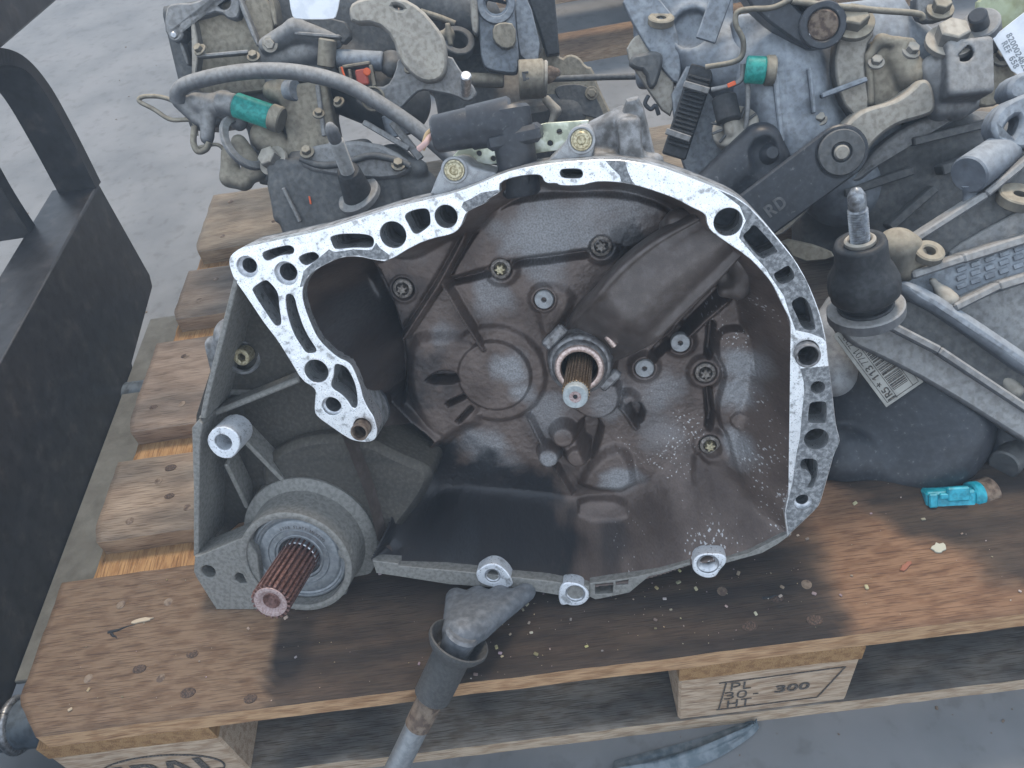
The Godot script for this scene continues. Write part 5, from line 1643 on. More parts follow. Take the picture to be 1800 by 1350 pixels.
func build_left_gearbox() -> void:
	var g := thing("dusty_gearbox", "dusty grey brown gearbox with thick hose and teal sensor, behind on the left", "gearbox", Transform3D(Vector3(1.00000,0.00000,0.00000),Vector3(0.00000,0.86701,-0.49828),Vector3(0.00000,0.49828,0.86701),Vector3(0.25000,0.30000,-0.60000)), "gearboxes standing behind")
	dust_shade_up = Vector3(0.000, 0.867, 0.498)
	var z := Vector3(0, 0, 1)
	melt_part(g, "case", [["b", Vector3(-91.9,106.9,-70), Vector3(85, 70, 45), 7.0], ["c", Vector3(-14.3,94.3,-60), Vector3(72.4,35.3,-60), 48.0, 40.0], ["c", Vector3(-50.7,32.7,-40), Vector3(-40.7,-29.4,-60), 34.0, 40.0], ["b", Vector3(19.2,121.4,-60), Vector3(70, 40, 30), 7.0], ["b", Vector3(-63.6,22.6,-80), Vector3(50, 60, 40), 7.0]], 5.0, 8.0, M.dust_dark)
	slab(g, "bell_wall", pl([-143.4,142.9,-129.7,157.3,-93.6,168.8,-73,171.7,-66.5,128.3,-57.1,102.2,-62.8,65.5,-118.3,67.4,-159,76.7]), -16, -60, M.dust_tan, [], 3.0)
	slab(g, "bell_ear", pl([-159.6,167.6,-151.3,171.7,-124.2,167.7,-107,176.3,-71.8,171,-79.1,146,-91.3,144.3,-101.1,155.3,-118,153.1,-134.8,152,-148.6,146.9,-146.6,136.9,-152.5,131.8,-160.7,131.2,-164.4,137.2,-167,147.2]), 0, -30, M.dust_grey, [circle(Vector2(-157.9,139.2), 3.4, 16), circle(Vector2(-94.3,164.3), 8.0, 20)], 2.0)
	stick(g, "bright_dowel", Vector3(-160.8,140.8,-8), Vector3(-157.5,139,1), 3.2, M.steel)
	slab(g, "web", pl([-134.8,154.4,-131.3,152.7,-132.7,120.9,-147.7,83.2,-151.6,83.8,-141.1,122.2]), 0, -40, M.dust_light)
	slab(g, "web", pl([-155.9,130.4,-152.4,131.1,-149.8,107.4,-153,105.4]), -4, -40, M.dust_grey)
	slab(g, "web", pl([-78.7,169,-73.7,168.2,-62.9,114.2,-67.9,112.5]), 4, -30, M.dust_grey)
	slab(g, "web", pl([-42.4,163.5,-37.4,162.8,-37.9,132.1,-43.4,130.5]), 4, -30, M.dust_tan)
	slab(g, "wall_panel", pl([-77.7,171.3,-44.6,166.3,-46.3,124.5,-59.4,108.1,-67.7,115.5]), -10, -30, M.dust_tan)
	melt_part(g, "cast_hump", [["c", Vector3(-55.4,112.4,0), Vector3(-18.5,122.9,6), 10.0, 12.0], ["c", Vector3(-18.5,122.9,6), Vector3(22.2,105.6,0), 12.0, 9.0], ["c", Vector3(-56,98.7,-14), Vector3(-1,100.6,-10), 14.0, 16.0], ["b", Vector3(-26,92,-22), Vector3(44, 24, 16), 6.0]], 3.0, 4.0, M.dust_grey)
	hexbolt(g, "bolt", Vector3(-49.3,111.4,10), z, 6.0, M.dust_light)
	stick(g, "stub", Vector3(16.5,107,14), Vector3(7.7,78.7,10), 10.0, M.dust_tan)
	stick(g, "solenoid", Vector3(19.2,86.8,-2), Vector3(71.3,76.5,-2), 11.0, M.dust_blue)
	melt_part(g, "ball_joint", [["c", Vector3(78.8,73.8,-10), Vector3(80.4,69,-2), 15.0, 12.0]], 3.0, 2.0, M.dust_dark)
	# connector block with a red lock
	var a := Acc.new()
	for e in [[572, 128, 26, 16], [606, 138, 8, 34], [630, 122, 44, 5], [630, 158, 44, 5], [652, 140, 6, 30], [618, 140, 5, 28]]:
		box(a, Vector3(31,62.1,6) + Vector3((e[0] - 615) / 1.38, -(e[1] - 140) / 1.3, 0), Vector3(e[2] / 1.38, e[3] / 1.3, 12), Basis(), 1.0)
	part(g, "connector_block", a, M.dust_tan)
	a = Acc.new()
	box(a, Vector3(46.5,61.7,12), Vector3(13, 17, 9), Basis(), 1.5)
	part(g, "red_lock", a, M.red)
	stick(g, "orange_pip", Vector3(53.1,66.7,14), Vector3(53.9,66.1,19), 4.2, M.orange)
	pipe(g, "cut_wire", pv([25.2,75.9,12,27.3,65,14,31.6,49.3,12,35.8,41.5,8]), 1.2, M.orange)
	# pressed steel lever with its weight
	slab(g, "lever", pl([32.5,39.1,40.8,47.7,56.4,50.3,72.3,47.9,83.7,59.7,90.7,76.7,103.8,77.2,121.2,66.1,148.2,72.9,158.5,49.7,172.1,29.3,169.5,21.1,158.5,17.8,146.9,26.9,122.3,35.5,108.5,38.8,96.8,32,83.1,21.6,66.8,19.1,42.4,29]), 14, 6, M.dust_grey, [], 1.6)
	washer(g, "lever_pivot", Vector3(54.6,37,15), z, 14.0, 11.0, 4.0, M.dust_tan)
	stick(g, "lever_pin", Vector3(54.2,37.2,12), Vector3(55,36.8,17), 9.0, M.dust_tan)
	slab(g, "counterweight", pl([48.2,128.6,54.9,136.7,74,138.4,107.3,133.4,126.5,119.1,139.4,99.9,146.9,84.8,145.8,63.9,142.4,51.4,133.4,43.2,118,43.1,104.4,52.3,92.7,71.8,90.6,94.4,75,111.9,49.1,114.6]), 34, 16, M.dust_light, [chaikin(pl([95.4,126.6,101.6,126.3,108.3,121.8,105.4,120,98.4,122.7]), 1)], 3.0)
	stick(g, "lever_stud", Vector3(159.3,27.7,12), Vector3(163.8,44.1,40), 6.0, M.steel)
	# thick hose with a bent end
	pipe(g, "hose", pv([-164.6,67.1,18,-159.1,77,22,-142.9,82.8,26,-96.5,84.7,34,-51.1,81.1,38,-8.1,71,40,32.4,53.2,38,70.8,23.6,34,103.3,-6.8,28,135.4,-44.8,20]), 8.6, M.dust_grey)
	melt_part(g, "hose_end", [["c", Vector3(-164.3,67.4,12), Vector3(-151,44.3,10), 9.0, 6.0], ["c", Vector3(-147.5,63.9,8), Vector3(-119.3,56.2,4), 11.0, 14.0], ["c", Vector3(-133.5,58.1,8), Vector3(-144.6,24.4,8), 9.0, 8.0], ["c", Vector3(-117.2,59.7,2), Vector3(-106.7,36.2,0), 14.0, 10.0]], 2.8, 4.0, M.dust_grey)
	pipe(g, "bent_wire", pv([-155.7,28.5,10,-156.9,45.2,8,-182,50.3,6,-199.4,64.4,4,-213.4,75.2,4,-207.5,79.4,4,-188.6,76.4,6,-173,68.9,8,-166,59.1,10]), 2.6, M.dust_tan)
	pipe(g, "hook_wire", pv([-154.4,38.4,12,-160,21.5,12,-157.3,10.9,12,-147.6,12,12,-141.8,18.8,12]), 3.6, M.dust_tan)
	# teal sensor
	stick(g, "teal_sensor", Vector3(-101,54,16), Vector3(-62,34.3,20), 14.0, M.teal)
	stick(g, "sensor_nut", Vector3(-63.1,35.1,20), Vector3(-51,28.9,21), 15.0, M.dust_tan)
	stick(g, "sensor_neck", Vector3(-120.3,59.6,12), Vector3(-100,52.6,16), 13.0, M.dust_grey)
	melt_part(g, "side_case", [["b", Vector3(-22.5,27,-6), Vector3(26, 40, 14), 5.0], ["c", Vector3(-80.4,16.5,-10), Vector3(-63.2,-5.6,-4), 20.0, 14.0], ["c", Vector3(-59.8,63.8,0), Vector3(-42.4,58.1,0), 12.0, 14.0], ["b", Vector3(-45.6,27.2,-4), Vector3(8, 48, 12), 3.0]], 3.0, 3.5, M.dust_tan)
	washer(g, "seal_disc", Vector3(-100.9,12.7,10), Vector3(0.85, 0.3, 0.45), 34.0, 24.0, 6.0, M.dust_grey)
	melt_part(g, "bottom_lugs", [["c", Vector3(-125.1,4.9,0), Vector3(-131.9,-22.8,0), 10.0, 11.0], ["c", Vector3(-131.9,-22.8,0), Vector3(-116.8,-29,0), 10.0, 12.0], ["c", Vector3(-110,14.2,6), Vector3(-99.5,-19.8,0), 9.0, 13.0]], 3.0, 6.0, M.dust_tan)
	hexbolt(g, "bolt", Vector3(-71.4,-13.4,16), Vector3(-0.3, 0.5, 0.8), 12.0, M.dust_light, 16.0)
	pipe(g, "thin_pipe", pv([-162.7,14.3,10,-136.7,15.6,6,-126.7,3.8,4,-111.3,-11.4,4]), 2.2, M.dust_tan)
	# lower housing with the ball stud
	melt_part(g, "lower_housing", [["b", Vector3(-6.1,-53.7,-10), Vector3(76, 36, 40), 7.0, Basis(z, -0.1)], ["b", Vector3(-33.8,-62.6,-2), Vector3(46, 34, 34), 7.0, Basis(z, 0.1)], ["c", Vector3(60.7,-37.1,0), Vector3(85.3,-70.3,0), 24.0, 26.0], ["c", Vector3(-49.2,-14.2,4), Vector3(31.9,-14.6,4), 10.0, 12.0], ["c", Vector3(69.1,-39.5,14), Vector3(91.4,-46.6,16), 12.0, 12.0]], 3.4, 4.0, M.dust_dark)
	slab(g, "housing_top", pl([-39.9,-10.5,-11.9,-2.2,45.8,-7.1,81.6,-31.1,87.9,-47.1,62.8,-54.8,6,-42.5,-34,-29]), 36, 20, M.dust_grey, [], 4.0)
	pipe(g, "raised_seam", pv([-35.3,-14.9,37,-16.3,-25.3,38,9.4,-27.9,38,42.8,-24.1,38,67.4,-31.5,37,84.9,-41.6,36]), 4.0, M.dust_dark)
	washer(g, "stud_seat", Vector3(23.1,-65.9,40), Vector3(-0.3, 0.75, 0.6), 26.0, 16.0, 8.0, M.dust_grey)
	stick(g, "stud_sleeve", Vector3(22,-67.8,36), Vector3(22.8,-36.9,74), 18.0, M.rubber, 13.0)
	threaded(g, "ball_stud", Vector3(22,-38.6,72), Vector3(21.9,11.6,120), 8.0, M.dust_grey)
	a = Acc.new()
	box(a, Vector3(-35.1,-62,34), Vector3(2, 9, 1), Basis(), 0.2)
	part(g, "orange_mark", a, M.orange)
	for e in [[Vector3(-128.5,117.3,10), 5.0], [Vector3(-71.2,101.7,8), 5.0], [Vector3(-26.1,-10.1,38), 5.5], [Vector3(72.7,-38.5,38), 5.5], [Vector3(-8.8,30.1,20), 4.5], [Vector3(16.2,38.8,18), 4.5], [Vector3(101.4,62.9,16), 4.5]]:
		hexbolt(g, "bolt", e[0], Vector3(rng.randf_range(-0.3, 0.3), 0.6, 0.8), e[1], M.dust_tan, e[1] * 1.3)
	for e in [[Vector3(-42.3,67.4,0), Vector3(-46.1,4.8,0), 4.0], [Vector3(-5.9,61.7,4), Vector3(-9.8,5.7,4), 5.0], [Vector3(-18.6,117.6,10), Vector3(31,106.6,10), 4.0], [Vector3(-135,112.1,0), Vector3(-76.2,108.2,0), 4.0], [Vector3(-62.2,-44,30), Vector3(-51.1,-84.6,30), 4.0], [Vector3(40.4,13.4,20), Vector3(86.3,-22.9,20), 6.0], [Vector3(71.5,9,14), Vector3(96.5,-35.8,14), 8.0]]:
		a = Acc.new()
		bar(a, e[0], e[1], z, 16.0, e[2], 1.0)
		part(g, "cast_rib", a, M.dust_grey)
	stick(g, "hose_union", Vector3(72.4,18.6,8), Vector3(74,-6.9,6), 13.0, M.dust_blue)
	stick(g, "plug_cap", Vector3(-42.6,60.9,4), Vector3(-31.3,60,10), 12.0, M.dust_blue)
	a = Acc.new()
	box(a, Vector3(15, -84, -94), Vector3(120, 68, 100), Basis(Vector3.RIGHT, 0.522), 6.0)
	part(g, "sump", a, M.dust_dark)
	# white tag lying on top
	slab(g, "white_tag", pl([-12.6,160.1,-14.7,134,-10.7,128.8,28.5,122.9,34.1,125.6,44.5,151.5]), 30, 28, M.white, [], 0.5)
	slab(g, "dark_panel", pl([-28.2,137.5,34.6,128,43.7,108.8,28.7,99,-19.5,118.3]), 6, -10, M.dust_dark)

func build_middle_gearbox() -> void:
	var g := thing("middle_gearbox", "dusty tan gearbox with round coupling and long thin rod, behind the sensor", "gearbox", Transform3D(Vector3(1.00000,0.00000,0.00000),Vector3(0.00000,0.86701,-0.49828),Vector3(0.00000,0.49828,0.86701),Vector3(0.52000,0.30000,-0.80000)), "gearboxes standing behind")
	dust_shade_up = Vector3(0.000, 0.867, 0.498)
	var z := Vector3(0, 0, 1)
	melt_part(g, "case", [["b", Vector3(-85.4,-23.4,-70), Vector3(80, 70, 40), 7.0], ["c", Vector3(-92.9,-78.1,-40), Vector3(16.1,-102,-40), 44.0, 46.0], ["c", Vector3(-153.7,0.9,-60), Vector3(-107.2,38.6,-60), 50.0, 40.0], ["b", Vector3(-134.7,54.2,-40), Vector3(50, 30, 30), 7.0]], 6.0, 14.0, M.dust_dark)
	slab(g, "gear_plate", pl([-14.4,-15.3,5.7,-18.3,12.1,-33.5,23.4,-28.1,36.4,-33.6,43.9,-46.9,52.7,-49.6,57.3,-74.9,72.5,-116.1,75.2,-146.4,-82.7,-122.8,-66.8,-69.5,-27,-60.9]), 0, -40, M.dust_tan, [], 3.0)
	slab(g, "bare_patch", pl([-4.5,-64.5,41,-68.4,54.9,-92.3,62.2,-122.1,43.3,-111.9,21,-104.9,3.9,-87.6]), 3, 0, M.dust_dark, [], 1.0, 2)
	slab(g, "bare_patch", pl([-32.6,-100.6,6.3,-99,27.2,-116.9,10.4,-127,-43.4,-121.3]), 3, 0, M.dust_dark, [], 1.0, 2)
	hexbolt(g, "bolt", Vector3(46.8,-82.4,4), z, 6.0, M.dust_tan)
	slab(g, "bracket", pl([-93.1,53,-84.7,51.8,-88.5,10,-91.8,-28.6,-84.7,-39.2,-55.4,-47.7,-46.4,-46.3,-42.3,-18.4,-42.3,11.1,-40.1,45.1]), 60, 30, M.dust_blue, [circle(Vector2(-62.6,38), 13.0, 24)], 2.0)
	slab(g, "bracket_edge", pl([-92.7,50.8,-84.5,49.6,-88,9.6,-93.4,2.5,-97.8,11.1]), 72, 40, M.dust_light)
	washer(g, "bracket_ring", Vector3(-62.8,36.3,62), z, 24.0, 15.0, 6.0, M.dust_blue)
	slab(g, "dusty_block", pl([-70.9,9.4,-59,12.9,-42.7,7.8,-44.9,-17,-61.1,-19.9,-73.5,-7.4]), 74, 60, M.dust_tan)
	slab(g, "side_panel", pl([-38.3,48.4,-21.3,45.8,-12.1,-34.3,-41.6,-34,-42.5,0.5]), 40, 20, M.dust_blue)
	slab(g, "black_slab", pl([-24.2,55.2,13.3,49.6,10.2,-28.4,-6.3,-28.7,-12.2,4.2]), 20, -10, M.rubber, [], 2.0, 0)
	stick(g, "coupling", Vector3(-47.7,-55.4,56), Vector3(-16,-58.7,56), 24.0, M.dust_tan)
	stick(g, "coupling_cap", Vector3(-16.7,-58.6,56), Vector3(-11.7,-59.4,56), 22.0, M.dust_light)
	var a := Acc.new()
	for e in [[922, 134, 4, 11], [925, 129, 7, 2.4], [925, 138, 7, 2.4]]:
		box(a, Vector3(-38.5,-56.1,79) + Vector3((e[0] - 925) / 1.22, -(e[1] - 136) / 1.22, 0), Vector3(e[2], e[3], 4), Basis(), 0.3)
	part(g, "cast_mark", a, M.dust_dark)
	melt_part(g, "nut", [["c", Vector3(-9.9,-56.9,56), Vector3(-4.2,-57.8,56), 10.0, 7.0], ["c", Vector3(-7.3,-49,56), Vector3(0.7,-54.4,56), 5.0, 6.0]], 2.5, 3.0, M.rust)
	pipe(g, "control_rod", pv([-10.3,-60.3,56,50.9,-67.9,62,120.6,-77.2,72,197.1,-83.7,84]), 4.0, M.dust_dark)
	stick(g, "shift_tube", Vector3(-118.1,-43.5,40), Vector3(-66.7,-52.6,40), 9.0, M.dust_tan)
	washer(g, "hose_clip", Vector3(-118.9,1,40), Vector3(0.3, 0.5, 0.8), 22.0, 13.0, 14.0, M.dust_dark)
	melt_part(g, "clip_nut", [["c", Vector3(-140.2,11.6,46), Vector3(-128.5,11.2,46), 6.0, 9.0], ["b", Vector3(-127,10.7,48), Vector3(3, 14, 8), 1.0]], 2.5, 3.0, M.dust_tan)
	melt_part(g, "drum", [["c", Vector3(-146.6,58.2,-10), Vector3(-97.9,29.8,-10), 44.0, 40.0]], 5.0, 4.0, M.dust_dark)
	pipe(g, "bracket_strip", pv([-159.3,46.7,30,-135.3,34.7,32,-118.4,25.3,32]), 4.0, M.dust_tan)
	melt_part(g, "arm_below", [["c", Vector3(-15.5,-82.8,30), Vector3(-4.2,-98.9,30), 6.0, 7.0], ["c", Vector3(-4.2,-98.9,30), Vector3(-15.7,-116.7,30), 6.0, 4.0]], 2.6, 3.0, M.dust_light)
	a = Acc.new()
	box(a, Vector3(-72, -113, -24), Vector3(120, 88, 68), Basis(Vector3.RIGHT, 0.522), 6.0)
	part(g, "sump", a, M.dust_dark)

func build_right_back_gearbox() -> void:
	var g := thing("blue_grey_gearbox", "blue grey dusty gearbox with pale cast arm and black bracket bar, behind on the right", "gearbox", Transform3D(Vector3(0.99346,-0.00000,0.11419),Vector3(0.05662,0.86842,-0.49258),Vector3(-0.09917,0.49583,0.86274),Vector3(0.85000,0.32000,-0.42000)), "gearboxes standing behind")
	dust_shade_up = Vector3(-0.000, 0.868, 0.496)
	var z := Vector3(0, 0, 1)
	melt_part(g, "case", [["b", Vector3(-96.1,43.5,-60), Vector3(80, 70, 46), 7.0], ["c", Vector3(-130.3,55.6,-30), Vector3(-115.1,-22.4,-24), 46.0, 44.0], ["c", Vector3(-113.8,-11.4,-30), Vector3(-66,-61.2,-40), 46.0, 40.0], ["c", Vector3(-35.6,68.1,-40), Vector3(19.6,25.4,-40), 44.0, 40.0], ["c", Vector3(-121.2,62.3,4), Vector3(-111,30.3,6), 10.0, 12.0], ["c", Vector3(-145.3,33.6,8), Vector3(-140.2,1.6,8), 8.0, 12.0]], 4.5, 12.0, M.dust_blue)
	melt_part(g, "lower_case", [["c", Vector3(-49,-69.5,-60), Vector3(71.8,-57.4,-80), 46.0, 60.0], ["c", Vector3(-16.6,-107,-50), Vector3(96.5,-47.6,-60), 34.0, 40.0], ["c", Vector3(-22.1,-25.4,-40), Vector3(43.5,-25.9,-40), 26.0, 30.0], ["b", Vector3(18.6,-77,-90), Vector3(120, 60, 30), 7.0]], 6.0, 14.0, M.dust_dark)
	# left side: bell corner, lugs and brackets
	melt_part(g, "bell_corner", [["b", Vector3(-219.7,106.7,-70), Vector3(50, 50, 20), 8.0], ["c", Vector3(-203.9,87.5,-60), Vector3(-171.4,66.8,-50), 30.0, 40.0], ["y", Vector3(-211.4,104.7,-60), Vector3(-213.3,108.9,-40), 24.0, 3.0], ["-y", Vector3(-212.4,105.7,-50), Vector3(-215.2,112.7,-20), 19.0, 2.0]], 4.0, 8.0, M.dust_blue)
	slab(g, "triangle_bracket", pl([-284.7,149.2,-248.9,145.3,-227.6,116.7,-224.2,54.9,-237.6,61.7,-267.5,109.2]), -40, -48, M.dust_blue)
	washer(g, "lug", Vector3(-243.6,117.9,-36), Vector3(0.1, 0.85, 0.5), 13.0, 5.0, 8.0, M.dust_tan)
	slab(g, "pale_bracket", pl([-272.1,105.9,-262.8,109.2,-250.8,96.1,-232.4,101.7,-232.4,39.2,-238.9,21.9,-266.1,64.8,-280.9,92.7]), -44, -52, M.dust_light)
	slab(g, "dark_lug", pl([-278.5,80.3,-273.5,88.4,-263.3,88.4,-251.9,90.4,-243.1,85.3,-244.7,72.5,-252.4,53.7,-259.1,55.5,-261.8,72.1,-271.9,74.2]), -30, -44, M.dust_dark, [], 3.0)
	pipe(g, "spring_hook", pv([-259,48.3,-40,-262.9,40.8,-38,-257.4,34.7,-38,-252.6,37.6,-38,-249.4,28.4,-40]), 2.2, M.black)
	slab(g, "bell_skirt", pl([-237.6,73.2,-168.1,69.4,-152.1,20,-153,-59.1,-199.4,-61,-230,-29.3]), -34, -50, M.dust_blue)
	# flat bars and the ribbed strap
	var a := Acc.new()
	bar(a, Vector3(-185.3,134.1,-20), Vector3(-202.6,92.7,-20), Vector3(1, 0, 0), 20.0, 5.0, 1.0)
	part(g, "flat_bar", a, M.dust_blue)
	a = Acc.new()
	bar(a, Vector3(-204.8,69.2,-26), Vector3(-237.6,-14.6,-20), Vector3(1, 0.3, 0), 25.0, 8.0, 1.5)
	for i in 16:
		var t := i / 16.0
		bar(a, Vector3(-209.1,59.6,-20).lerp(Vector3(-234.3,-5.9,-14), t), Vector3(-209.1,59.6,-20).lerp(Vector3(-234.3,-5.9,-14), t + 0.035), Vector3(1, 0.3, 0), 22.0, 5.0, 0.6)
	part(g, "ribbed_strap", a, M.rubber)
	for e in [[Vector3(-212,53.1,-15), Vector3(-214.4,46.9,-15)], [Vector3(-231.7,9.3,-11), Vector3(-234.2,3.5,-11)]]:
		a = Acc.new()
		bar(a, e[0], e[1], Vector3(1, 0.3, 0), 26.0, 6.0, 0.8)
		part(g, "strap_band", a, M.dust_grey)
	# black cast arm with a bushed eye
	slab(g, "black_arm", pl([-176,129.8,-123.6,124,-94.4,97.9,-88.3,89.5,-89.1,76.9,-103.2,70.6,-117.4,72,-161.1,107]), 24, -4, M.black, [chaikin(pl([-129.6,114.2,-119.6,116,-109.5,107.2,-110.5,101.5,-119.5,102.5]), 1)], 2.5)
	washer(g, "eye", Vector3(-102.8,90.8,26), z, 21.0, 14.0, 6.0, M.black)
	stick(g, "eye_bush", Vector3(-101.4,91.4,20), Vector3(-103.3,90.6,28), 13.6, M.rust)
	stick(g, "pale_rivet", Vector3(-115.6,82.6,16), Vector3(-117.7,81.8,25), 4.4, M.white)
	# tan arm plate and curved web
	slab(g, "arm_plate", pl([-88.8,54.3,-85,77.9,-79.2,96.9,-70.2,101.8,-60.1,98.8,-51.6,81.3,-60.4,68.4,-60.9,46.4,-54,14.2,-67.2,5.1,-82.1,24.1]), 12, -12, M.dust_light, [], 2.0)
	hexbolt(g, "bolt", Vector3(-73.5,90.2,14), Vector3(0, 0.55, 0.8), 13.0, M.dust_tan, 14.0)
	melt_part(g, "curved_web", [["c", Vector3(-57,60.5,8), Vector3(-54.5,19.5,10), 4.0, 4.0], ["c", Vector3(-57,60.5,8), Vector3(-47.4,74,12), 4.0, 5.0], ["c", Vector3(-47.4,74,12), Vector3(-21,68.3,12), 5.0, 5.0], ["b", Vector3(-40.7,39.2,0), Vector3(16, 34, 6), 3.0], ["c", Vector3(-28.8,57.8,6), Vector3(-18.1,41.6,6), 12.0, 16.0]], 2.8, 5.0, M.dust_tan)
	# pale arm, thick, swept to a hooked end
	slab(g, "pale_arm", pl([-85.5,-1.9,-73.5,10.1,-61.5,15,-40.6,18,-26.9,25.6,-16.5,36.3,-7.4,30.5,-2.3,5.3,-16,0.6,-32.9,-1.8,-47.8,-8.5,-60.7,-20.6,-72.4,-43.4,-79.6,-46.9,-85.9,-42.2,-74.8,-29.6,-69.9,-17.7,-74.1,-11.1,-87.2,-22.3,-94.4,-24.7,-98.6,-19.2,-95.6,-13.3]), 34, 4, M.dust_light, [], 3.0, 2)
	slab(g, "arm_underside", pl([-72.2,-50.9,-60.5,-45.4,-46.1,-24.1,-20.5,-6.4,10.1,4.2,45.3,12.1,43.9,2,5.7,-13.1,-19.9,-22.3,-45.7,-42.4,-63.5,-56]), 3, -30, M.dust_grey, [], 3.0, 2)
	melt_part(g, "arm_block", [["b", Vector3(21.4,37.4,22), Vector3(20, 25, 22), 4.0, Basis(Vector3(1, 0, 0), -0.2)], ["c", Vector3(-1.5,44.1,16), Vector3(6.9,8.2,14), 12.0, 12.0], ["c", Vector3(22.6,6.9,10), Vector3(50.5,15.4,-10), 12.0, 10.0], ["-y", Vector3(14.5,53.9,40), Vector3(26.3,41.5,14), 8.0, 0.5]], 2.2, 2.5, M.dust_grey)
	slab(g, "tan_flange", pl([38.7,58.6,56.7,54.8,69.2,44.6,80.6,21.6,68.5,9.6,53.8,4,41.5,8.2,41.7,40.4]), 8, -14, M.dust_tan, [], 2.0)
	hexbolt(g, "bolt", Vector3(10,64.2,20), Vector3(0, 0.7, 0.7), 14.0, M.dust_light, 18.0)
	hexbolt(g, "bolt", Vector3(5.2,94.3,8), Vector3(0, 0.6, 0.75), 8.0, M.dust_tan, 11.0)
	slab(g, "corner_plate", pl([-15.7,112.3,9.2,109.6,23,88.8,0.4,83.4,-13.8,90.8]), 6, -10, M.dust_grey)
	stick(g, "pipe_stub", Vector3(50.3,60.9,-6), Vector3(37.2,79.2,16), 17.0, M.dust_grey)
	stick(g, "black_plug", Vector3(39.2,75.4,14), Vector3(29.2,84.8,30), 8.0, M.black)
	slab(g, "yellow_sheet", pl([44.2,110.9,98.7,104.9,102.4,55.7,64.2,44.6,44.7,66.6]), -8, -14, M.yellow_green)
	# white paper tag with printing
	var tag := slab(g, "white_tag", pl([46.2,65,71.9,83.2,96.1,76.9,101.5,8.7,64.6,35]), 22, 21, M.white, [], 0.3, 0)
	var tb := Basis(z, -1.08)
	letters(tag, "tag_print", "REF  658", 5.0, Vector3(62.6,48.8,22.3), tb, M.shield, 0.2, true)
	letters(tag, "tag_print", "8200024828", 5.0, Vector3(68.8,50.1,22.3), tb, M.shield, 0.2, true)
	# black pressed bracket and the strap bar stamped UN
	melt_part(g, "pressed_bracket", [["c", Vector3(-197.5,-47.4,8), Vector3(-157.4,-10.7,14), 24.0, 22.0], ["c", Vector3(-176.7,-60.3,8), Vector3(-144.7,-24.7,14), 22.0, 16.0], ["-c", Vector3(-156.9,-16.9,40), Vector3(-153.8,-28.6,40), 17.0, 17.0]], 3.0, 6.0, M.black)
	stick(g, "black_cone", Vector3(-151.4,-19.8,10), Vector3(-148.7,-17.7,30), 17.0, M.black, 7.0)
	var p0 := Vector3(-177.3,-80.6,44)
	var p1 := Vector3(-90.9,-22.9,44)
	var d := (p1 - p0).normalized()
	var sd := Vector3(-d.y, d.x, 0).normalized()
	a = Acc.new()
	bar(a, p0, p1, sd, 50.0, 9.0, 2.0)
	rod(a, p1 + Vector3(0, 0, -4.5), p1 + Vector3(0, 0, 4.5), 25.0, 25.0, 1.5, 30)
	part(g, "strap_bar", a, M.black)
	washer(g, "strap_eye", p1 + Vector3(0, 0, 6), z, 21.0, 9.0, 4.0, M.dust_dark)
	stick(g, "strap_pin", p1 + Vector3(0, 0, 3), p1 + Vector3(0, 0, 9), 7.0, M.dust_light)
	letters(g, "stamp", "RD", 12.0, p0 + d * 30 - sd * 4 + Vector3(0, 0, 4.6), Basis(d, sd, z), M.dust_dark, 1.4, true)
	slab(g, "pale_strip", pl([-151.4,-93.9,-108.7,-59.4,-104.5,-63,-126.6,-86,-143.8,-98.9]), 30, 24, M.dust_light)
	slab(g, "pale_wedge", pl([-136.9,-102.7,-86.8,-118.1,-81.1,-128.9,-120.1,-129.4]), 0, -20, M.dust_tan)
	for e in [[Vector3(-137.7,17,12), 5.0], [Vector3(-101.8,8.4,12), 5.0], [Vector3(-51.5,54.3,14), 5.0], [Vector3(-21.5,61.2,14), 6.0], [Vector3(63.5,48.1,8), 7.0], [Vector3(68,17.8,8), 6.0]]:
		hexbolt(g, "bolt", e[0], Vector3(rng.randf_range(-0.3, 0.3), 0.6, 0.8), e[1], M.dust_light, e[1] * 1.2)
	for e in [[Vector3(-102.4,29.1,14), Vector3(-61.3,40.3,14), 5.0], [Vector3(-127.8,-37.1,10), Vector3(-83.7,-9,14), 5.0], [Vector3(-144.2,53.6,14), Vector3(-138.2,-9.3,14), 5.0], [Vector3(-113.4,55.4,16), Vector3(-109.1,14.2,16), 4.0], [Vector3(-13.8,-20.7,0), Vector3(62.2,-9.2,-10), 8.0], [Vector3(-75.5,-64.1,-4), Vector3(-9.4,-48.2,-10), 8.0], [Vector3(15.1,-50.2,-4), Vector3(74.1,-34.1,-10), 10.0], [Vector3(-29.2,-102.2,-10), Vector3(14.2,-66.9,-14), 8.0]]:
		a = Acc.new()
		bar(a, e[0], e[1], z, 18.0, e[2], 1.2)
		part(g, "cast_rib", a, M.dust_blue if e[2] < 6.0 else M.dust_dark)
	a = Acc.new()
	box(a, Vector3(21, -72, -136), Vector3(220, 88, 140), Basis(Vector3.RIGHT, 0.522), 6.0)
	part(g, "sump", a, M.dust_dark)
	# bent rods and pipes
	pipe(g, "bent_rod", pv([-206.8,66.4,10,-182.9,67.7,14,-173.6,72.6,16,-172.7,86.3,18,-179,99.6,20,-178.1,110,22,-166.1,111.4,24,-147.8,110.4,24,-134.1,114.4,26,-128,118.5,26]), 2.6, M.dust_tan)
	pipe(g, "long_rod", pv([-130,113.9,26,-96,106.4,26,-55.7,98.5,24,-18.7,92.3,20,-12.9,87.1,18]), 2.8, M.dust_tan)
	pipe(g, "hook_rod", pv([-202,45.2,10,-183,47.4,12,-173.7,52.5,14,-172.7,65.5,16]), 2.4, M.dust_grey)
	pipe(g, "breather_pipe", pv([-172.9,57.8,10,-167.5,46.1,8,-167.8,25.3,8,-169.9,3.3,6]), 2.4, M.dust_grey)
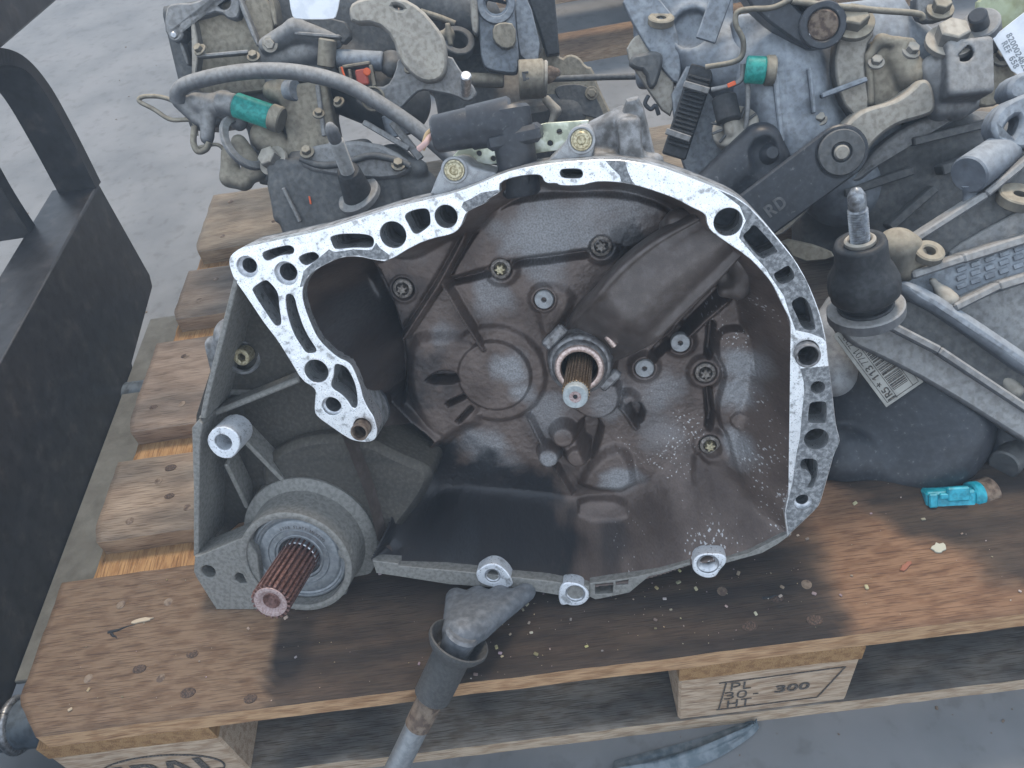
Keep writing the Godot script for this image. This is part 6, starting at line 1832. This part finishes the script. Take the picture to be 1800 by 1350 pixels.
	stick(g, "green_cap", Vector3(-170.7,60.2,16), Vector3(-152.2,57.2,18), 12.5, M.teal)
	stick(g, "cap_nut", Vector3(-152.9,57.4,16), Vector3(-143.5,56.4,16), 14.0, M.dust_tan)
	stick(g, "blue_plug", Vector3(-189,38.3,0), Vector3(-185.2,14.3,8), 12.0, M.rubber)
	melt_part(g, "finned_hub", [["y", Vector3(-172.3,1.6,-14), Vector3(-179.5,11.9,-2), 24.0, 3.0], ["c", Vector3(-183,15.4,0), Vector3(-182.6,5.6,4), 9.0, 7.0]], 3.0, 4.0, M.dust_light)
	a = Acc.new()
	for i in 11:
		var t := TAU * i / 11
		box(a, Vector3(-179,9.6,2) + Vector3(cos(t) * 18, sin(t) * 13, 0), Vector3(11, 2.4, 8), Basis(z, t), 0.6)
	part(g, "fin", a, M.dust_dark)
	a = Acc.new()
	box(a, Vector3(-183.6,48.2,16), Vector3(8, 4, 2), Basis(z, 0.3), 0.5)
	part(g, "orange_clip", a, M.orange)

func build_right_gearbox() -> void:
	var g := thing("right_gearbox", "gearbox with round black cover, barcode label and rubber mount, right of the open bell housing", "gearbox", Transform3D(Vector3(0.99228,-0.00000,0.12403),Vector3(0.07405,0.80222,-0.59241),Vector3(-0.09950,0.59702,0.79603),Vector3(0.83000,0.25000,-0.23000)))
	dust_shade_up = Vector3(-0.000, 0.802, 0.597)
	var z := Vector3(0, 0, 1)
	var up := Vector3(0.06, 0.8, 0.6)
	melt_part(g, "round_cover", [["y", Vector3(-24.9,-117.8,-90), Vector3(-70.9,-96.1,18), 74.0, 34.0], ["y", Vector3(-14.2,-121.2,-90), Vector3(-41.5,-106.8,-22), 82.0, 5.0], ["c", Vector3(-112.8,-129.2,0), Vector3(-31.8,-143,-10), 28.0, 26.0], ["y", Vector3(-10,-122.5,-90), Vector3(-26.9,-113.4,-50), 86.0, 4.0]], 3.2, 6.0, M.black)
	melt_part(g, "cover_neck", [["c", Vector3(-109,-24.5,-30), Vector3(-112.9,-59.1,-16), 26.0, 20.0], ["c", Vector3(-91.3,-10.8,-40), Vector3(-106.6,-31,-40), 30.0, 26.0]], 3.6, 8.0, M.cast_light)
	melt_part(g, "rear_case", [["b", Vector3(53.9,-61.9,-130), Vector3(100, 90, 40), 7.0], ["c", Vector3(47.2,-115.7,-50), Vector3(88.1,-185.8,-60), 40.0, 50.0], ["c", Vector3(16.5,-168.5,-10), Vector3(59.1,-167.7,-20), 20.0, 30.0]], 6.0, 14.0, M.dust_grey)
	# label on the cover
	var la := Vector3(-127.2,-17.1,32)
	var lb := Vector3(-82.6,-82,26)
	var lc := Vector3(-49.6,-65.9,26)
	var ex := (lb - la).normalized()
	var ey := (lc - lb)
	ey = (ey - ex * ey.dot(ex)).normalized()
	var lz := ex.cross(ey)
	var wide := (lb - la).length()
	var high := (lc - lb).dot(ey)
	var a := Acc.new()
	var lt := Transform3D(Basis(ex, ey, lz), la)
	a.xf = lt
	var rr := 5.0
	plate(a, chaikin(pl([0, 0, wide, 0, wide, high, 0, high]), 0), [], 0.0, -0.6, 0.2)
	var sheet := part(g, "label_sheet", a, M.paper, "grey barcode label")
	a = Acc.new()
	a.xf = lt
	for e in [[3, 3, wide - 3, 3], [wide - 3, 3, wide - 3, high - 3], [3, high - 3, wide - 3, high - 3], [3, 12, wide - 3, 12], [3, 28, wide - 3, 28]]:
		bar(a, Vector3(e[0], e[1], 0.1), Vector3(e[2], e[3], 0.1), Vector3(0, 0, 1), 0.3, 0.5, 0.05)
	part(sheet, "label_lines", a, M.ink)
	a = Acc.new()
	a.xf = lt
	var x := wide * 0.34
	var br := RandomNumberGenerator.new()
	br.seed = 9
	while x < wide * 0.9:
		var w := 0.35 + br.randf() * 1.1
		box(a, Vector3(x, 20, 0.1), Vector3(w, 14, 0.3), Basis(), 0.05)
		x += w + 0.35 + br.randf() * 0.9
	part(sheet, "barcode", a, M.ink)
	var flip := Basis(-ex, -ey, lz)
	letters(sheet, "label_print", "JR5 * 113", 6.2, la + ex * (wide - 21) + ey * 7.6 + lz * 0.2, flip, M.ink, 0.2, true)
	letters(sheet, "label_print", "7701 723", 5.5, la + ex * 22 + ey * 7.6 + lz * 0.2, flip, M.ink, 0.2)
	# rubber mount with its stud
	var m0 := Vector3(-109,4.1,62)
	var m1 := Vector3(-121.2,60.5,92)
	var ax := (m1 - m0).normalized()
	var l := m0.distance_to(m1)
	a = Acc.new()
	var mb := turn_to(ax)
	var mrows := []
	for e in [[0.0, -0.05, 0.0], [17.0, -0.05, 0.0], [17.5, 0.1, 0.0], [18.5, 0.19, 0.0], [24.5, 0.25, 0.05], [26.6, 0.3, 0.1], [27.0, 0.4, 0.12], [26.6, 0.5, 0.12], [25.0, 0.56, 0.1], [22.5, 0.63, 0.06], [20.4, 0.7, 0.03], [19.6, 0.8, 0.0], [19.2, 0.95, 0.0], [18.2, 1.0, 0.0], [14.0, 1.0, 0.0], [13.0, 0.96, 0.0], [0.0, 0.96, 0.0]]:
		var row := PackedVector3Array()
		for k in 49:
			var t := TAU * k / 48
			var lobe: float = e[2] * (pow(absf(cos(t * 2.0 + 0.5)), 0.5) - 0.7)
			row.append(m0 + ax * l * e[1] + (mb.x * cos(t) + mb.z * sin(t)) * e[0] * (1.0 + lobe))
		mrows.append(row)
	skin(a, mrows, true)
	part(g, "rubber_mount", a, M.rubber)
	washer(g, "inner_sleeve", m1, ax, 11.4, 8.0, 5.0, M.dust_light)
	threaded(g, "mount_stud", m1 - ax * 4, m1 + ax * 45, 7.4, M.bolt_steel)
	washer(g, "mount_seat", m0 + ax * 1, ax, 29.5, 19.0, 10.0, M.dust_grey)
	washer(g, "rubber_lip", m0 + ax * 6, ax, 21.5, 15.0, 4.0, M.rubber)
	# cast arms running to the right
	slab(g, "arm_front", pl([-126.2,3.6,-112.7,-4.8,-92.5,-6.1,-72.4,-14.8,-50.2,-31.2,20.8,-85.3,47.4,-104.6,48.1,-131.6,21.4,-113.1,-50,-61.7,-92.6,-36.4,-114.7,-24.6,-122.7,-11.8]), 40, 8, M.dust_grey, [], 3.0)
	for e in [[Vector3(-115.9,-3,42), Vector3(-92.6,-5.4,42), 6.0], [Vector3(-94,-4.9,42), Vector3(-49.3,-31.8,40), 7.0], [Vector3(-50.2,-31.2,40), Vector3(47.8,-104.9,30), 7.0], [Vector3(-66.1,29.1,26), Vector3(-25.5,39.7,22), 7.0], [Vector3(-26.4,39.3,22), Vector3(53.2,58.7,10), 8.0], [Vector3(-36.1,0,30), Vector3(1.4,15.4,22), 7.0], [Vector3(0.5,15,22), Vector3(53.1,27,12), 8.0]]:
		a = Acc.new()
		bar(a, e[0], e[1], z, 26.0, e[2], 1.6)
		part(g, "arm_rib", a, M.dust_grey)
	slab(g, "arm_beam", pl([-76.4,23,-67.6,25.1,-39.6,7.6,39.8,-53.5,40.3,-73.2,-41.2,-7,-71.1,11.5]), 44, 0, M.dust_blue, [], 5.0)
	slab(g, "arm_recess", pl([-85.5,-5.9,-62.7,11.7,-26.7,-9.6,49.8,-71.4,50.6,-100.5,-44.5,-32.5]), 24, 0, M.dust_dark, [], 1.0)
	slab(g, "arm_web", pl([-65,27.9,-34.5,37.1,48.5,57.9,49.3,24.7,1.4,12,-32.4,-2.4,-65.9,18.9]), 20, -10, M.dust_blue, [], 2.0)
	# cast lattice on the web
	for i in 9:
		for k in 3:
			a = Acc.new()
			var c := Vector3(-21.4,23,21) + Vector3(i * 11.0, i * 3.4 + k * 7.0 - 6.0, 0)
			box(a, c, Vector3(8, 4.4, 1.4), Basis(z, 0.3), 0.6)
			part(g, "lattice_pad", a, M.dust_blue)
	slab(g, "arm_floor", pl([-26.9,-4.2,59,21.6,61.4,-71,1.1,-28]), 0, -14, M.dust_grey, [], 1.0)
	slab(g, "flange_wall", pl([-58,52.9,-0.2,86.3,54.3,128.7,55.9,68.9,-15.1,46,-46.9,33.8]), 4, -12, M.dust_dark, [], 1.5)
	for e in [[Vector3(-61.8,55.1,10), Vector3(-1.9,90,8)], [Vector3(-2.8,89.6,8), Vector3(56.1,133.5,0)]]:
		a = Acc.new()
		bar(a, e[0], e[1], z, 24.0, 6.0, 1.4)
		part(g, "flange_edge", a, M.dust_grey)
	slab(g, "tan_plate", pl([-30.1,42.3,-12.2,55.2,53.5,87.3,54.2,59.6,-12.1,42.9]), 8, 2, M.dust_grey)
	washer(g, "ear", Vector3(-52.7,46.4,36), Vector3(0.1, 0.7, 0.7), 12.0, 5.0, 8.0, M.dust_tan)
	melt_part(g, "ear_boss", [["c", Vector3(-75.4,52.2,30), Vector3(-69.1,35.8,24), 17.0, 13.0], ["c", Vector3(-62.3,53.1,28), Vector3(-54.3,39.5,28), 8.0, 6.0]], 2.8, 6.0, M.dust_tan)
	stick(g, "pipe_boss", Vector3(-15.8,106.9,18), Vector3(22.9,125.7,-10), 16.0, M.dust_blue)
	pipe(g, "pipe_strut", pv([-12.6,100.9,10,-9.2,92.5,6,-8.3,83.2,4]), 6.0, M.dust_blue)
	slab(g, "lug_plate", pl([6,145.4,11.9,159.3,26.6,167.8,52.2,173.3,53.5,123.1,31.8,125,19.5,127.8,10.6,134.1]), 6, -16, M.dust_blue, [chaikin(pl([14.9,138.2,19.1,147.8,26.8,153.4,29.6,147.8,24.6,135.6,18.5,133.4]), 1)], 3.0)
	slab(g, "lug_plate", pl([22.2,169,24.6,182.3,34.9,188.5,56.6,188.2,57.2,165.7,33.7,163.4]), -4, -30, M.dust_blue, [], 3.0)
	slab(g, "lug_web", pl([15,127.1,56.4,123.5,57.2,92.2,1.4,86.4,-0.7,110.9]), 0, -20, M.dust_grey, [], 2.5)
	washer(g, "lug_ring", Vector3(24.6,85.6,14), Vector3(0.1, 0.8, 0.6), 16.0, 5.0, 10.0, M.dust_tan)
	for c in [Vector3(-38,11.4,30), Vector3(17,-68.4,20), Vector3(29.8,-81.5,16)]:
		melt_part(g, "plastic_clip", [["c", c, c + Vector3(3, -5, 2), 7.0, 8.0], ["c", c + Vector3(-4, 5, 0), c + Vector3(-8, 12, -4), 4.0, 3.0]], 2.2, 4.0, M.dust_light)
	# sensor at the foot with a turquoise plug
	stick(g, "sensor_nut", Vector3(-11.1,-161.8,30), Vector3(3.3,-158.5,26), 13.0, M.rust)
	stick(g, "sensor_collar", Vector3(-19,-160.3,34), Vector3(-9.7,-160.5,31), 12.0, M.cyan)
	a = Acc.new()
	var pb := Basis(z, 0.03)
	box(a, Vector3(-36.2,-161.1,36), Vector3(40, 17, 17), pb, 2.0)
	box(a, Vector3(-31.9,-154.3,46), Vector3(18, 12, 5), pb, 1.2)
	box(a, Vector3(-41.7,-155.9,46), Vector3(10, 5, 4), pb, 1.0)
	box(a, Vector3(-51.6,-159.5,46), Vector3(7, 12, 4), pb, 1.0)
	part(g, "turquoise_plug", a, M.cyan)
	stick(g, "brown_stub", Vector3(14.6,-138.5,20), Vector3(35.1,-130.2,0), 13.0, M.dust_dark)
	a = Acc.new()
	box(a, Vector3(-45.1,-140.7,22), Vector3(7, 7, 2), Basis(), 0.8)
	part(g, "blue_dab", a, M.blue_tube)

func build_far_pallet() -> void:
	var p := thing("far_pallet", "second wooden pallet far back on the floor", "pallet", Transform3D(Basis(Vector3.UP, 0.03), Vector3(0.25, 0, -1.34)))
	var none := func(q: Vector3) -> Color: return Color(0.6, 0.56, 0.52).lerp(Color(0.8, 0.76, 0.7), 0.5 + 0.5 * sin(q.x * 0.03))
	for i in 3:
		board(p, "board", Vector3(600, 133, -70 - i * 190.0), Vector3(1200, 22, 120), wood(lin(0.42, 0.3, 0.2), 20 + i), 20 + i, none)
	for x in [72.0, 600.0, 1128.0]:
		var a := Acc.new()
		box(a, Vector3(x, 72, -300), Vector3(140, 98, 600), Basis(), 2.0)
		part(p, "block", a, wood(lin(0.3, 0.22, 0.16), 24))
	board(p, "bottom_board", Vector3(600, 11, -60), Vector3(1200, 22, 110), wood(lin(0.42, 0.29, 0.18), 25, 0, true), 25, none)

func build_small_things() -> void:
	dust_shade_up = Vector3.ZERO
	# selector rod lying under the gearbox, its end past the pallet edge
	var g := thing("selector_rod", "steel selector rod with cup and grey boot, under the gearbox at the front edge", "rod", Transform3D(Vector3(1.00000,-0.00000,0.00000),Vector3(0.00000,0.00000,-1.00000),Vector3(0.00000,1.00000,0.00000),Vector3(0.00000,0.14400,-0.00000)))
	var a := Acc.new()
	cast(a, [["c", Vector3(356.9,66.1,14), Vector3(360.3,20.3,42), 9.0, 10.0], ["c", Vector3(414.8,64.6,13), Vector3(376.7,26.1,34), 8.0, 10.0], ["c", Vector3(393.6,64.5,13), Vector3(369.5,20.1,40), 9.0, 11.0], ["c", Vector3(374.7,66.2,13), Vector3(364.6,17.8,42), 9.0, 11.0]], 2.6, 7.0)
	part(g, "bracket", a, M.matte_blue)
	var p0 := Vector3(364,13.1,44)
	var p1 := Vector3(334.7,-7.7,2)
	var d := (p1 - p0).normalized()
	a = Acc.new()
	rod(a, p0 - d * 6, p0 + d * 16, 13.0, 11.5, 2.0, 26)
	part(g, "neck", a, M.matte_blue)
	a = Acc.new()
	lathe(a, p0, d, PackedVector2Array([Vector2(0, 14), Vector2(14, 14), Vector2(18, 9), Vector2(21.6, 1), Vector2(22.4, 0), Vector2(23.6, 0.6), Vector2(23.8, 3), Vector2(21, 8), Vector2(16.5, 13), Vector2(14.8, 18), Vector2(14.4, p0.distance_to(p1)), Vector2(13.4, p0.distance_to(p1) + 1), Vector2(0, p0.distance_to(p1) + 1)]), 40)
	part(g, "boot", a, M.worn_rubber)
	a = Acc.new()
	var p2 := p1 + d * 32
	rod(a, p1, p2, 10.6, 10.2, 0.8, 26)
	part(g, "collar", a, M.rust)
	a = Acc.new()
	rod(a, p2 - d * 2, p2 + d * 150, 9.4, 9.2, 0.8, 26)
	part(g, "bar", a, M.shield)
	# crumpled film on the floor by the pallet
	var fm := thing("plastic_film", "crumpled blue grey plastic film on the floor under the pallet edge", "plastic film", Transform3D(Vector3(1.00000,-0.00000,0.00000),Vector3(0.00000,0.00000,-1.00000),Vector3(0.00000,1.00000,0.00000),Vector3(0.00000,0.00000,0.00000)))
	a = Acc.new()
	var fr := pv([467.4,-19.6,0,503.3,-14.9,0,542.1,-9.6,0,576.4,-2.7,0,593.6,1.3,0])
	var fb := pv([459.1,-41,0,503.9,-38,0,549.8,-30,0,585.8,-14.8,0,598,-6.3,0])
	fr = spline(fr, 6)
	fb = spline(fb, 6)
	var frows := []
	for i in fr.size():
		var row := PackedVector3Array()
		for k in 9:
			var q := fr[i].lerp(fb[i], k / 8.0)
			row.append(q + Vector3(0, 0, 2.0 + 5.0 * absf(sin(i * 0.23 + k * 0.5)) * sin(PI * k / 8.0) + (6.0 if k == 4 else 0.0)))
		frows.append(row)
	skin(a, frows)
	part(fm, "sheet", a, M.film)
	# sawdust and chips strewn over the deck
	var mm := MultiMesh.new()
	mm.transform_format = MultiMesh.TRANSFORM_3D
	mm.use_colors = true
	var chip := Acc.new()
	box(chip, Vector3.ZERO, Vector3(1.6, 0.7, 1.1), Basis(), 0.2)
	mm.mesh = chip.mesh()
	mm.instance_count = 480
	for i in 480:
		var x := rng.randf_range(20, 1150) if i < 240 else rng.randf_range(330, 640)
		var zz := rng.randf_range(2, 140) if i < 400 else rng.randf_range(160, 470)
		if zz > 145 and fmod(zz, 150.0) < 40.0:
			zz = 60.0
		var s := 0.35 + pow(rng.randf(), 5.0) * 2.2
		var t := Transform3D(Basis.from_euler(Vector3(rng.randf_range(-0.3, 0.3), rng.randf() * TAU, rng.randf_range(-0.3, 0.3))).scaled(Vector3(s, s, s)), Vector3(x, 144.8, -zz) * 0.001)
		mm.set_instance_transform(i, t)
		var v := rng.randf_range(0.16, 0.42)
		mm.set_instance_color(i, Color(v, v * rng.randf_range(0.72, 0.95), v * rng.randf_range(0.4, 0.85)))
	var sm := StandardMaterial3D.new()
	sm.vertex_color_use_as_albedo = true
	sm.roughness = 0.9
	var o := MultiMeshInstance3D.new()
	o.name = "sawdust"
	o.multimesh = mm
	o.material_override = sm
	add_child(o, true)
	o.set_meta("label", "pale sawdust specks and chips strewn over the pallet boards")
	o.set_meta("category", "sawdust")
	o.set_meta("kind", "stuff")
	var gm := MultiMesh.new()
	gm.transform_format = MultiMesh.TRANSFORM_3D
	gm.mesh = chip.mesh()
	gm.instance_count = 260
	for i in 260:
		var s := 0.6 + pow(rng.randf(), 3.0) * 2.6
		var at := Vector3(rng.randf_range(-900, 100), 0.4, rng.randf_range(-1900, -300)) if i < 150 else Vector3(rng.randf_range(500, 1100), 0.4, rng.randf_range(-60, 260))
		gm.set_instance_transform(i, Transform3D(Basis(Vector3.UP, rng.randf() * TAU).scaled(Vector3(s, s, s)), at * 0.001))
	var gr := MultiMeshInstance3D.new()
	gr.name = "grit"
	gr.multimesh = gm
	gr.material_override = M.rust
	add_child(gr, true)
	gr.set_meta("label", "small dark grit and crumbs scattered over the concrete floor")
	gr.set_meta("category", "grit")
	gr.set_meta("kind", "stuff")
	# a sliver and a leaf scrap on the oily board
	for e in [[Vector3(718.9,50.8,1), 14.0, 4.0, 0.6, lin(0.26, 0.1, 0.06), "leaf_scrap", "small red brown leaf scrap on the dark front board at the right"], [Vector3(77.2,92.5,1), 20.0, 4.0, 0.1, lin(0.4, 0.33, 0.24), "wood_splinter", "pale wood splinter lying on the front board at the left"], [Vector3(750.2,63.2,1), 12.0, 9.0, 0.3, lin(0.42, 0.41, 0.33), "paper_crumb", "pale crumb on the dark front board near the right edge"]]:
		a = Acc.new()
		var c: Vector3 = e[0]
		var out := PackedVector2Array()
		for i in 14:
			var t := TAU * i / 14
			out.append(Vector2(cos(t) * e[1] * 0.5, sin(t) * e[2] * 0.5) * rng.randf_range(0.75, 1.15))
		plate(a, out, [], 1.4, 0.0, 0.3)
		var n := thing(e[5], e[6], "scrap", Transform3D(Basis(Vector3.RIGHT, -PI / 2) * Basis(Vector3(0, 0, 1), e[3]), Vector3(c.x, 144.2, -c.y) * 0.001))
		part(n, "flake", a, surf(null, Vector3.ONE, 0.8, 0.0, e[4]))
